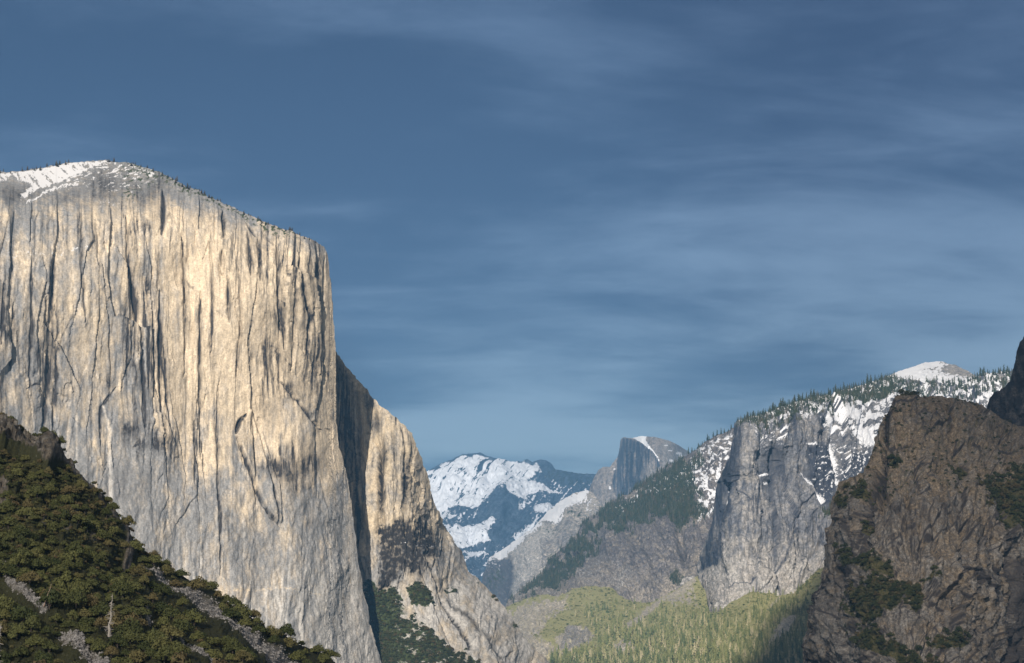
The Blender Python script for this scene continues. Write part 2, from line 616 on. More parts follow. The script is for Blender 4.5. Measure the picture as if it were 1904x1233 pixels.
# ------------------------------------------------------------------ the great cliff
CLIFF_SKY = [(-220, 345), (-60, 332), (0, 321), (40, 318), (78, 312), (133, 301), (197, 298), (235, 302), (293, 317), (340, 342), (385, 363), (409, 377),
             (450, 394), (504, 416), (545, 432), (579, 445), (603, 457), (609.5, 471), (611.5, 501), (616.5, 542), (621, 597), (622.6, 644), (623.5, 720), (624.5, 784),
             (630, 832), (640, 868), (649, 895), (658.6, 976), (668, 1044), (678, 1101), (687, 1159), (706, 1231), (724, 1300), (740, 1360)]


def cliff_disp(s):
    px, py = s.px, s.py
    low = sstep(1000, 820, py)                                   # 1 on the blocky upper wall, 0 on the smooth foot
    w = px + 9 * fbm(px / 70, py / 360, 11, 4) + 2 * fbm(px / 18, py / 90, 12, 3)
    w = w + 0.10 * (py - 700) * sstep(300, 0, px) * 0.3
    h = py + 22 * fbm(px / 40, py / 90, 13, 3)
    h = py + 10 * fbm(px / 40, py / 90, 13, 3)
    fa, e1, a = facets(w / 72, h / 520, 21)
    fb, e2, b = facets(w / 29, h / 250, 31)
    fc, e3, c = facets(w / 12, h / 80, 41)
    fe, e4, e = facets(w / 5.5, h / 18, 51)
    gate = sstep(-0.4, 0.4, fbm(px / 60, py / 140, 63, 3))
    gate2 = sstep(-0.3, 0.5, fbm(px / 45, py / 90, 64, 3))
    amp = 0.22 + 0.78 * low
    d = fbm(w / 130, h / 700, 61, 4) * 9 + fa * (8 + 6 * sstep(180, 330, px)) * amp + fb * 7 * amp * (0.35 + 0.65 * gate) + fc * 3.2 * (0.3 + 0.7 * amp) * gate2 + fe * 1.3 * (0.25 + 0.75 * gate2)
    d = d + ridged(w / 30, h / 380, 71, 3, 0.4) * 0.7 * amp * (1 - gate) + fbm(px / 9, py / 14, 81, 4, 0.6) * 0.5
    d = d + fbm((px + 0.35 * py) / 60, py / 110, 85, 5) * 5 * (1 - 0.6 * low) + ridged((px - 0.22 * py) / 40, py / 170, 86, 4) * 1.6 * (1 - low)
    s.a, s.b, s.e1, s.e2 = a, b, e1, e2
    for pts, wd, dep in CRACKS:
        pts, wd = taper(pts, wd)
        d = d - (0.5 + 0.3 * sstep(200, 340, px)) * dep * line(px + 2 * fbm(px / 10, py / 30, 91, 2), py, pts, wd)
    # the long flake and the boot-shaped slab stand proud of the wall
    d = d + 7 * inside(px, py, [(440, 806), (452, 775), (470, 760), (482, 800), (500, 870), (523, 972), (505, 960)], 2)
    d = d + 6 * inside(px, py, [(478, 808), (490, 800), (505, 850), (520, 900), (524, 970), (500, 930)], 2)
    d = d + 6 * inside(px, py, [(272, 790), (285, 770), (302, 772), (312, 800), (322, 830), (300, 815)], 2)
    # slabs on the dome are smooth
    sm = blob(px, py, 195, 345, 70, 50) + blob(px, py, 60, 330, 80, 26)
    d = d * (1 - 0.75 * np.clip(sm, 0, 1)) * (1 - 0.85 * sstep(430, 345, py) * sstep(330, 250, px))
    return d * (0.35 + 0.65 * s.edge)


CRACKS = [
    ([(490, 425), (512, 450)], 2.0, 4), ([(455, 412), (480, 440)], 2.0, 4), ([(50, 724), (66, 714), (80, 716)], 1.4, 4),
    ([(104, 470), (101, 560), (99, 640), (93, 720), (82, 800)], 7, 13),
    ([(108, 640), (107, 720), (100, 800)], 3, 6),
    ([(10, 520), (4, 640)], 3, 8), ([(30, 560), (25, 690)], 3, 8),
    ([(235, 395), (240, 460), (250, 520), (262, 590), (263, 660)], [3, 4, 4, 5, 3], 13),
    ([(303, 350), (302, 435)], 3.5, 12),
    ([(297, 540), (299, 640), (299, 700), (297, 768)], [3, 5, 5, 3], 15),
    ([(306, 640), (308, 740), (314, 795)], 2.5, 8), ([(284, 560), (284, 740)], 2.5, 8),
    ([(215, 720), (188, 760), (186, 830)], 2.5, 7), ([(262, 640), (262, 800)], 2.5, 7),
    ([(372, 540), (373, 650), (376, 760), (376, 850)], 2.5, 9),
    ([(365, 780), (366, 860), (362, 900)], 2.5, 7),
    ([(413, 395), (415, 445)], 3, 10), ([(412, 470), (413, 512)], 4, 10), ([(424, 515), (426, 600)], 3.5, 9),
    ([(462, 430), (466, 510)], 3.5, 9), ([(480, 430), (487, 520)], 3, 7),
    ([(517, 450), (522, 520), (527, 600), (528, 650)], 4, 13),
    ([(556, 470), (563, 540), (574, 590), (566, 660)], 4, 13), ([(588, 470), (594, 560), (596, 650)], 3, 8),
    ([(602, 480), (601, 600), (592, 700)], 2.5, 7),
    ([(440, 806), (445, 785), (460, 768)], 2.5, 14), ([(442, 812), (470, 890), (500, 955), (522, 978)], 2, 8),
    ([(474, 820), (477, 870), (478, 940)], 2, 6), ([(505, 880), (512, 930), (520, 975)], 2.5, 8),
    ([(408, 700), (406, 800), (408, 960), (410, 1070)], 2, 6),
    ([(520, 705), (545, 740), (575, 775), (600, 800)], 2.5, 7),
    ([(340, 430), (348, 560), (346, 700)], 2.5, 6), ([(390, 430), (396, 560), (392, 660)], 2.5, 6),
    ([(152, 380), (150, 480), (158, 600)], 2.5, 6), ([(60, 480), (62, 600), (55, 740)], 2.5, 6),
    ([(545, 480), (548, 600), (540, 690)], 2.5, 7), ([(445, 500), (448, 620), (440, 700)], 2.5, 7),
]


def cliff_masks(s):
    px, py, N = s.px, s.py, s.N
    n1 = fbm(px / 40, py / 90, 101, 5, 0.55)
    n2 = fbm(px / 7, py / 9, 111, 4, 0.6)
    stk = fbm((px + 5 * fbm(px / 60, py / 200, 5, 3)) / 7, py / 190, 121, 5, 0.62)
    stk2 = fbm(px / 20, py / 300, 131, 4, 0.6)
    # warm above, grey at the foot and over the dome
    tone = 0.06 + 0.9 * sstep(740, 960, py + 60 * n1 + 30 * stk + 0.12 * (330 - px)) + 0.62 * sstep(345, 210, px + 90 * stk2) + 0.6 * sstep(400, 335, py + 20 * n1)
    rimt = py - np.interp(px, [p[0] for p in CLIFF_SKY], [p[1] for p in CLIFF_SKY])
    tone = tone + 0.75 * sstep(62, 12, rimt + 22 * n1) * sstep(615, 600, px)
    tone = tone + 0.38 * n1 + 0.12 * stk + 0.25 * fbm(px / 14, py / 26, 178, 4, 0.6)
    warm = 0 * px
    for b in ((395, 500, 40, 60), (425, 620, 35, 80), (545, 560, 30, 120), (600, 600, 14, 140), (330, 405, 10, 22), (500, 640, 30, 60), (470, 560, 30, 90), (340, 680, 26, 90), (100, 408, 16, 12)):
        bb = blob(px + 8 * n1 + 4 * n2, py + 20 * n1, *b)
        tone = tone - 0.6 * bb
        warm = np.maximum(warm, bb)
    wv = px + 5 * fbm(px / 60, py / 200, 5, 3) + 1.2 * fbm(px / 8, py / 20, 6, 3)
    thin = sstep(0.10, 0.0, np.abs(perlin(wv / 13, py / 330, 171))) * sstep(-0.1, 0.5, fbm(px / 30, py / 80, 172, 3))
    thin = np.maximum(thin, sstep(0.12, 0.0, np.abs(perlin(wv / 7, py / 210, 173))) * sstep(0.0, 0.6, fbm(px / 24, py / 60, 174, 3)))
    s2 = fbm(wv / 3.4, py / 120, 175, 3, 0.6)
    upper = sstep(1120, 860, py)
    dens = 0.10 + 0.25 * np.clip(stk2 + n1, 0, 1)
    for x, y, rx, ry, q in ((548, 510, 75, 110, 1.0), (262, 620, 45, 170, 0.95), (96, 640, 22, 170, 0.8), (10, 600, 28, 110, 0.6), (425, 480, 30, 60, 0.6), (508, 690, 30, 70, 0.7), (585, 680, 36, 80, 0.8),
                            (150, 420, 130, 60, 0.45), (240, 410, 70, 70, 0.6), (545, 860, 60, 40, 0.8), (290, 820, 50, 50, 0.8), (420, 900, 40, 80, 0.3), (465, 620, 18, 80, 0.4)):
        dens = np.maximum(dens, q * blob(px + 14 * n1, py + 30 * n1, x, y, rx, ry))
    lowf = sstep(1160, 880, py)
    joint = np.maximum(sstep(0.02, 0.0, s.e1) * sstep(-0.2, 0.3, n1), 0.8 * sstep(0.035, 0.0, s.e2) * sstep(0.1, 0.5, fbm(px / 50, py / 80, 183, 3))) * sstep(1100, 900, py) * (1 - sstep(440, 360, py) * sstep(330, 250, px))
    dl = sstep(0.16, 0.03, np.abs(perlin(wv / 10, py / 700, 191))) * sstep(-0.25, 0.2, fbm(px / 12, py / 90, 192, 3))
    dl = np.maximum(dl, 0.8 * sstep(0.2, 0.04, np.abs(perlin(wv / 5, py / 420, 193))) * sstep(0.0, 0.4, fbm(px / 10, py / 70, 194, 3)))
    stain_shade = 0.95 * dl * np.clip(dens * 1.1 - 0.12, 0, 1) * (0.45 + 0.55 * sstep(230, 330, px)) + 0.3 * joint + (np.clip(stk * 1.6 - 0.12, 0, 1) * 0.9 + 0.35 * np.clip(s2 - 0.1, 0, 1) + 0.8 * thin) * dens * (0.3 + 0.7 * lowf)
    tone = tone + (s.a - 0.5) * 0.35 + (s.b - 0.5) * 0.4
    for pts, wd, dep in CRACKS:
        pts, wd = taper(pts, wd)
        mw = [w * 1.15 * q for w, q in zip(wd, (0.6, 1.0, 0.8, 1.2, 1.0, 1.25, 0.9, 1.0, 0.6))]
        stain_shade = np.maximum(stain_shade, line(px + 2.2 * fbm(px / 16, py / 45, 181, 4, 0.6), py, pts, mw) * (0.75 + 0.4 * stk + 0.3 * n1) * min(1.0, 0.55 + dep * 0.04))
    for x, y, rx, ry, a in ((513, 872, 26, 22, .8), (570, 860, 32, 26, .7), (545, 880, 30, 14, .55), (240, 800, 20, 26, .65), (290, 828, 16, 20, .8), (255, 840, 8, 22, .8), (305, 820, 10, 24, .7),
                            (540, 735, 12, 24, .6), (505, 760, 20, 40, .35), (590, 760, 8, 40, .5), (585, 690, 7, 22, .6), (590, 640, 5, 20, .6), (520, 665, 6, 18, .8),
                            (375, 852, 6, 6, .7), (205, 710, 9, 22, .5), (195, 345, 44, 40, .42), (270, 355, 46, 24, .42), (130, 370, 60, 24, .3), (30, 360, 60, 18, .4), (560, 905, 30, 20, .4), (225, 900, 60, 50, .18), (450, 1000, 60, 50, .15), (470, 1060, 20, 60, .25), (560, 1080, 12, 50, .2)):
        stain_shade = np.maximum(stain_shade, 1.15 * a * blob(px + 6 * n2 + 5 * stk, py + 14 * n1, x, y, rx, ry) * (0.85 + 0.5 * stk + 0.25 * n2))
    stain_shade = stain_shade - 0.9 * line(px, py, [(180, 690), (203, 800), (204, 900), (206, 980)], 1.6) - 0.8 * line(px, py, [(142, 770), (143, 860)], 1.8) - 0.6 * line(px, py, [(320, 690), (325, 800)], 3)
    tone = tone - 0.8 * (line(px, py, [(180, 690), (203, 800), (204, 900), (206, 980)], 1.6) + line(px, py, [(142, 770), (143, 860)], 1.8) + line(px, py, [(180, 850), (180, 920)], 1.6)) - 0.5 * line(px, py, [(320, 690), (325, 800)], 3.5)
    # pale veins
    tone = tone - 0.9 * inside(px + n2, py + 2 * n2, [(322, 380), (337, 378), (341, 400), (338, 418), (326, 420)], 2) - 0.8 * inside(px + n2, py + 2 * n2, [(412, 482), (428, 480), (430, 506), (413, 508)], 2) - 0.7 * inside(px + n2, py + 2 * n2, [(566, 478), (576, 478), (580, 560), (574, 590), (566, 540)], 2)
    vein = line(px, py + 4 * n2, [(515, 722), (545, 735), (580, 750), (605, 775), (622, 790)], 1.5) + line(px, py + 3 * n2, [(430, 1100), (520, 1092), (600, 1105)], 1.2)
    tone = tone - 0.7 * vein
    pst = fbm((px - 0.16 * (py - 1000) * sstep(560, 640, px)) / 9, py / 210, 201, 5, 0.6)
    s.pale = 0.85 * sstep(0.05, 0.5, pst + 0.5 * sstep(1000, 1180, py) + 0.35 * sstep(500, 680, px) - 0.25) * sstep(900, 1060, py + 30 * n1)
    s.pale = np.maximum(s.pale, 0.8 * line(px, py, [(180, 690), (203, 800), (204, 900), (206, 980)], 1.6) + 0.6 * line(px, py, [(142, 770), (143, 860)], 1.8))
    rim0 = py - np.interp(px, [p[0] for p in CLIFF_SKY], [p[1] for p in CLIFF_SKY])
    # snow: the cap, its tongues, and dusted ledges
    sn = inside(px, py + 3 * n2, [(-260, 352), (0, 322), (78, 312), (133, 299), (200, 296), (205, 303), (176, 310), (150, 322), (128, 332), (100, 342), (70, 352), (40, 372), (38, 362), (60, 345), (40, 334), (0, 337), (-260, 360)], 4)
    sn = sn * (1 - 0.8 * sstep(0.25, 0.5, fbm((px - 0.8 * py) / 10, (py + 0.6 * px) / 30, 195, 5, 0.65) + 0.25 * sstep(60, 20, px) * sstep(318, 330, py)))
    sn = sn * sstep(-1.0, 3.5, rim0 + 1.5 * n2)
    sn = np.maximum(sn, 0.9 * line(px, py + 4 * n2, [(145, 342), (120, 345), (90, 355), (50, 378)], 2.2))
    spots = fbm(px / 9, py / 4.5, 141, 4, 0.65) + 0.4 * sstep(0.35, 0.8, N[..., 2])
    spots = fbm((px - 0.5 * py) / 16, (py + 0.35 * px) / 5, 141, 5, 0.65)
    sn = np.maximum(sn, sstep(0.28, 0.5, spots) * np.clip(1.1 * blob(px, py, 240, 318, 62, 14, 10) + 0.9 * blob(px, py, 150, 332, 46, 16, -20) + 0.7 * blob(px, py, 225, 345, 40, 18) + 0.6 * blob(px, py, 215, 378, 40, 8), 0, 1))
    sn = np.maximum(sn, 0.62 * line(px, py + 4 * n2 + 3 * n1, [(20, 474), (60, 468), (100, 472), (165, 461)], 1.6) * sstep(-0.3, 0.2, fbm(px / 12, py * 0, 182, 3)))
    # brush on the rim
    rim = py - np.interp(px, [p[0] for p in CLIFF_SKY], [p[1] for p in CLIFF_SKY])
    veg = sstep(0.05, 0.4, fbm(px / 7, py / 5, 151, 4, 0.6) + 0.1) * sstep(26, 4, rim) * sstep(215, 260, px) * sstep(600, 520, px) * 0.8
    veg = np.maximum(veg, 0.8 * sstep(0.1, 0.35, fbm(px / 8, py / 5, 161, 4, 0.6)) * np.clip(blob(px, py, 255, 325, 50, 26, 20) + blob(px, py, 240, 360, 16, 14), 0, 1))
    stain_shade = stain_shade * (1 - 0.35 * np.clip(warm, 0, 1))
    return stack(sn, veg, np.clip(tone, 0, 1), np.clip(stain_shade, 0, 1))


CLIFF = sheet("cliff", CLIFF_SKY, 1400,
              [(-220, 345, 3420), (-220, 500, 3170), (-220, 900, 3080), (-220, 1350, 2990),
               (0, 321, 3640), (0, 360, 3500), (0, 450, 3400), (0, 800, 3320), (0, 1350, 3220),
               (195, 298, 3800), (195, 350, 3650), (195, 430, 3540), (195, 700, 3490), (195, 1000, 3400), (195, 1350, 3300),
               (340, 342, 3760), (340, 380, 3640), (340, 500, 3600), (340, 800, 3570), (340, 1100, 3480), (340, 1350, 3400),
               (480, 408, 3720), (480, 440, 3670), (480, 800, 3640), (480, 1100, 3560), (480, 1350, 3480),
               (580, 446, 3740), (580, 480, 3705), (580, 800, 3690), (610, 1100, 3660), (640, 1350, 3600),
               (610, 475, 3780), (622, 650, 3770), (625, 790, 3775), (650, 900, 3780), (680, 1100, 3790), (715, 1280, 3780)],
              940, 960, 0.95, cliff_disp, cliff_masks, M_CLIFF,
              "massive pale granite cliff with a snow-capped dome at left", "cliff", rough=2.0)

# ------------------------------------------------------------------ the lower buttress behind its edge
BUTT_SKY = [(540, 640), (600, 642), (625, 654), (651, 690), (675, 717), (704, 753), (738, 779), (764, 808), (781, 847), (795.6, 890), (810, 943), (829, 981), (858, 1024),
            (872, 1063), (896, 1084), (925, 1111), (959, 1159), (983, 1193), (1021, 1231), (1060, 1275), (1090, 1320)]


def butt_disp(s):
    px, py = s.px, s.py
    up = sstep(1100, 1060, py + 0.25 * (px - 750))
    w = px + 7 * fbm(px / 50, py / 200, 211, 4) + 0.12 * (py - 900) * sstep(700, 850, px)
    h = py + 16 * fbm(px / 40, py / 90, 213, 3)
    a, e1 = facets(w / 44, h / 200, 221)[:2]
    b, e2 = facets(w / 19, h / 80, 231)[:2]
    c, e3 = facets(w / 7, h / 26, 241)[:2]
    a, b, c = a + 0.5, b + 0.5, c + 0.5
    amp = 0.35 + 0.65 * up
    d = fbm(w / 90, h / 500, 261, 4) * 9 + ((a - 0.5) * 11 + (b - 0.5) * 5.5 + (c - 0.5) * 2.6) * amp
    d = d + fbm(px / 11, py / 14, 281, 5, 0.6) * 1.5 + fbm(px / 60, py / 70, 285, 4) * 5 * (1 - up)
    d = d - 1.8 * (1 - sstep(0, 0.06, e1)) * amp
    for pts, wd, dep in (([(664, 730), (668, 800), (660, 900)], 3, 8), ([(706, 760), (708, 860), (704, 990)], 5, 10), ([(712, 830), (710, 900), (712, 1000)], 4, 7),
                         ([(752, 850), (750, 940), (755, 1000)], 5, 8), ([(748, 800), (752, 850)], 3, 6), ([(790, 1030), (830, 1110), (880, 1200)], 4, 7), ([(775, 1040), (800, 1100), (850, 1200)], 3, 5)):
        d = d - dep * line(px, py, pts, wd)
    return d * (0.35 + 0.65 * s.edge)


def butt_masks(s):
    px, py, N = s.px, s.py, s.N
    n1 = fbm(px / 30, py / 50, 301, 5, 0.55)
    n2 = fbm(px / 7, py / 8, 311, 4, 0.6)
    stk = fbm(px / 6, py / 120, 321, 5, 0.6)
    tone = 0.25 + 0.6 * sstep(950, 1080, py) + 0.4 * n1 + 0.12 * stk
    stain_shade = np.clip(stk * 1.3 - 0.2, 0, 1) * sstep(1080, 1000, py) * (0.12 + 0.6 * sstep(-0.1, 0.5, n1))
    stain_shade = np.maximum(stain_shade, 0.75 * inside(px + 4 * n2, py + 8 * n1, [(622, 650), (650, 690), (660, 720), (664, 800), (668, 900), (676, 1000), (660, 1020), (640, 860), (620, 780)], 7) * (0.7 + 0.5 * stk))  # recess darkened: the cliff edge's shadow painted in with dark streaks
    dark = inside(px + 4 * n2 + 6 * stk, py + 16 * n1, [(703, 965), (718, 985), (742, 958), (766, 972), (786, 955), (808, 1000), (812, 1030), (785, 1035), (788, 1062), (756, 1050), (735, 1082), (706, 1086), (704, 1030)], 6)
    stain_shade = np.maximum(stain_shade, 0.95 * dark * (0.75 + 0.4 * n2))
    for x, y, rx, ry, a in ((708, 900, 5, 70, .85), (714, 850, 6, 30, .6), (750, 905, 7, 45, .8), (757, 870, 4, 25, .7), (700, 790, 10, 20, .55), (688, 750, 8, 20, .5), (730, 830, 4, 30, .4), (800, 1010, 14, 30, .6), (780, 1050, 6, 40, .7)):
        stain_shade = np.maximum(stain_shade, a * blob(px + 3 * n2, py, x, y, rx, ry))
    stain_shade = np.maximum(stain_shade, 0.6 * line(px + 2 * n2, py, [(790, 1030), (830, 1110), (880, 1200)], 3))
    stain_shade = np.maximum(stain_shade, 0.5 * line(px + 2 * n2, py, [(840, 1110), (880, 1160), (930, 1225)], 3))
    veg = inside(px + 10 * n2, py + 12 * n1, [(676, 1086), (700, 1090), (730, 1094), (758, 1120), (775, 1160), (815, 1175), (850, 1195), (890, 1228), (900, 1300), (700, 1300), (680, 1160)], 8) * 0.95
    veg = veg - 0.6 * blob(px, py, 755, 1130, 14, 26) - 0.5 * sstep(0.15, 0.4, fbm(px / 22, py / 12, 331, 4)) * sstep(700, 760, px)
    veg = np.maximum(veg, inside(px + 4 * n2, py + 4 * n2, [(757, 1092), (775, 1084), (800, 1096), (812, 1118), (790, 1126), (764, 1124)], 4))
    veg = np.maximum(veg, 0.9 * sstep(0.05, 0.3, n2) * np.clip(blob(px, py, 848, 1090, 14, 8) + blob(px, py, 890, 1082, 18, 6) + blob(px, py, 920, 1110, 12, 8) + blob(px, py, 960, 1160, 10, 14), 0, 1))
    s.pale = 0.9 * sstep(1075, 1110, py + 25 * n1 + 0.1 * (px - 800)) * sstep(-0.5, 0.3, n1 + 0.6 * fbm((px - 0.5 * py) / 12, py / 60, 341, 4))
    snow = 0.4 * line(px, py + 2 * n2, [(745, 1012), (800, 1016), (835, 1014)], 1.3)
    return stack(snow, np.clip(veg, 0, 1), np.clip(tone, 0, 1), np.clip(stain_shade, 0, 1))


BUTT = sheet("buttress", BUTT_SKY, 1380,
             [(540, 640, 4080), (600, 900, 4060), (600, 1350, 3900), (630, 680, 4050), (660, 800, 4060), (676, 950, 3940), (690, 1080, 3880), (700, 760, 4080), (705, 900, 3970), (705, 1000, 3925), (735, 780, 4060), (735, 900, 3970),
              (735, 1060, 3900), (764, 810, 4060), (770, 950, 3970), (795, 890, 4110), (800, 1000, 3990), (829, 985, 4120), (840, 1060, 3990), (872, 1065, 4080), (730, 1110, 3900), (740, 1230, 3780), (850, 1150, 3880),
              (900, 1230, 3840), (960, 1160, 4050), (1021, 1232, 4080), (1000, 1350, 3850), (750, 1380, 3600)],
             640, 620, 1.05, butt_disp, butt_masks, M_BUTT,
             "lower granite buttress with black stains, right of the great cliff", "cliff", rough=1.8)

# ------------------------------------------------------------------ shaded wooded slope, lower left
SLOPE_SKY = [(-260, 640), (-100, 720), (0, 770), (19, 787), (52, 808), (66, 816), (76, 809), (101, 816), (116, 832), (120, 846), (156, 886), (194, 924), (208, 948), (231, 971), (246, 1004),
             (283, 1033), (307, 1050), (345, 1073), (411, 1108), (473, 1151), (510, 1175), (562, 1198), (610, 1226), (640, 1243), (665, 1257), (720, 1292), (800, 1342)]
SCREE_LINES = [([(268, 1048), (300, 1072), (360, 1110), (430, 1160), (490, 1200), (540, 1235)], [4, 8, 12, 14, 15, 16]),
               ([(8, 1058), (16, 1085), (45, 1106), (80, 1135)], [5, 6, 9, 8]), ([(115, 1175), (140, 1195), (165, 1215), (190, 1240)], [8, 14, 16, 16]),
               ([(195, 1155), (205, 1180)], 6), ([(270, 1140), (280, 1150)], 6), ([(330, 1190), (360, 1210), (400, 1236)], [4, 6, 7])]


def slope_rock_mask(px, py):
    n2 = fbm(px / 9, py / 9, 411, 4, 0.6)
    m = 0 * px
    for pts, w in SCREE_LINES:
        m = np.maximum(m, line(px + 5 * n2, py + 4 * n2, pts, w))
    m = np.maximum(m, inside(px, py + 3 * n2, [(-40, 790), (20, 800), (52, 815), (110, 830), (125, 850), (80, 880), (40, 838), (-40, 836)], 5))
    m = np.maximum(m, inside(px, py, [(-30, 905), (0, 880), (14, 890), (16, 935), (-30, 945)], 4))
    m = np.maximum(m, inside(px, py, [(228, 985), (244, 1000), (250, 1055), (232, 1052)], 4))
    m = np.maximum(m, 0.9 * line(px, py, [(120, 850), (160, 895), (205, 955), (238, 1000)], 9))
    for x, y, rx, ry in ((80, 975, 10, 14), (120, 990, 14, 10), (150, 1022, 8, 6), (175, 1000, 20, 12), (140, 950, 12, 8)):
        m = np.maximum(m, 0.75 * blob(px + 3 * n2, py + 3 * n2, x, y, rx, ry))
    return m


def slope_disp(s):
    px, py = s.px, s.py
    rk = slope_rock_mask(px, py)
    up = sstep(1060, 900, py)
    v, e = voronoi((px + 6 * fbm(px / 30, py / 30, 403, 3)) / 16, py / 36, 405)
    v2, e2 = voronoi((px + 3 * fbm(px / 10, py / 10, 404, 3)) / 6, py / 12, 406)
    d = fbm(px / 60, py / 60, 401, 5) * 16 + fbm(px / 8, py / 8, 402, 4, 0.6) * 2.2
    d = d + (v - 0.5) * 22 * np.clip(up * rk * 1.4, 0, 1) + (v2 - 0.5) * 8 * up
    d = d + 26 * inside(px, py, [(-40, 790), (20, 792), (60, 818), (76, 812), (112, 822), (118, 850), (80, 885), (40, 845), (-40, 842)], 7)
    d = d + 12 * inside(px, py, [(228, 985), (244, 1000), (250, 1055), (232, 1052)], 4)
    return d * (0.3 + 0.7 * s.edge)


def slope_masks(s):
    px, py = s.px, s.py
    rk = slope_rock_mask(px, py)
    n2 = fbm(px / 9, py / 9, 411, 4, 0.6)
    scree = 0 * px
    for pts, w in SCREE_LINES:
        scree = np.maximum(scree, line(px + 5 * n2, py + 4 * n2, pts, w))
    tone = np.clip(0.2 + 0.9 * scree + 0.5 * n2, 0, 1)
    stain_shade = 0.55 * sstep(0.0, 0.5, fbm(px / 5, py / 20, 412, 4)) * (1 - scree)
    return stack(0 * px, np.clip(1.05 - rk, 0, 1), tone, stain_shade)


SLOPE = sheet("hillside", SLOPE_SKY, 1460,
              [(-260, 640, 800), (-260, 1000, 650), (-260, 1350, 520), (0, 770, 790), (0, 830, 760), (0, 1000, 670), (0, 1233, 560), (0, 1450, 490), (120, 846, 780), (120, 1000, 690), (150, 1233, 575),
               (250, 1000, 760), (250, 1100, 670), (300, 1233, 590), (300, 1450, 510), (410, 1094, 760), (420, 1180, 670), (480, 1233, 640), (560, 1180, 760), (640, 1224, 770), (720, 1270, 780), (700, 1450, 600)],
              520, 460, 0.18, slope_disp, slope_masks, M_SLOPE,
              "dark shaded hillside of oaks, scree and crags at lower left", "hillside", rough=2.5)

# ------------------------------------------------------------------ shaded crag on the right
CRAG_SKY = [(1488, 1290), (1495, 1233), (1512, 1159), (1524, 1082), (1538, 1024), (1545, 967), (1550, 924), (1562, 897), (1606, 876), (1615, 856), (1625, 823), (1635, 794), (1654, 755), (1664, 737), (1683, 732),
            (1731, 737), (1779, 744), (1827, 759), (1861, 780), (1904, 795), (1980, 830), (2080, 880), (2180, 960)]


def crag_disp(s):
    px, py = s.px, s.py
    wall = sstep(900, 990, py + 14 * fbm(px / 40, py / 40, 502, 3)) 
    wx, wy = px + 8 * fbm(px / 40, py / 40, 503, 3), py + 8 * fbm(px / 40, py / 40, 504, 3)
    a, e1 = facets((wx + 0.2 * wy) / 52, wy / 90, 505)[:2]
    b, e2 = facets((wx - 0.15 * wy) / 22, wy / 46, 506)[:2]
    c, e3 = facets(wx / 8, wy / 15, 507)[:2]
    a, b, c = a + 0.5, b + 0.5, c + 0.5
    s.e1, s.e2, s.e3 = e1, e2, e3
    s.a, s.b = a, b
    g, e5 = voronoi((wx + 0.55 * wy) / 22, (wy - 0.3 * wx) / 14, 508)
    d = fbm(px / 120, py / 150, 509, 4) * 22 + ridged((wx - 0.25 * wy) / 70, wy / 190, 510, 5) * 8
    d = d + (a - 0.5) * 15 + (b - 0.5) * 9 * (1 - 0.5 * wall) + (c - 0.5) * 4 * (1 - 0.6 * wall) + (g - 0.5) * 4 * (1 - wall)
    va, ve = facets((wx + 0.12 * wy) / 26, wy / 120, 531)[:2]
    vb, vf = facets((wx - 0.08 * wy) / 10, wy / 44, 532)[:2]
    s.ve, s.vf = ve, vf
    d = d + (va * 13 + vb * 6) * wall
    d = d + fbm(px / 9, py / 9, 511, 5, 0.62) * (2.8 - 1.4 * wall)
    # gully under the crest on the left, dihedrals on the right-hand wall
    d = d - 30 * line(px, py, [(1655, 750), (1648, 800), (1640, 850), (1630, 890), (1618, 940), (1605, 990)], [3, 5, 7, 8, 9, 6])
    d = d - 22 * line(px, py, [(1876, 1030), (1880, 1080), (1872, 1140), (1868, 1200), (1862, 1240)], 7)
    d = d - 10 * line(px, py, [(1700, 965), (1740, 1010), (1760, 1060)], 4)
    for x in (1800, 1822, 1845, 1858):
        d = d - 8 * line(px, py, [(x, 1000), (x + 3, 1080), (x - 2, 1170)], 2.5)
    return d * (0.3 + 0.7 * s.edge)


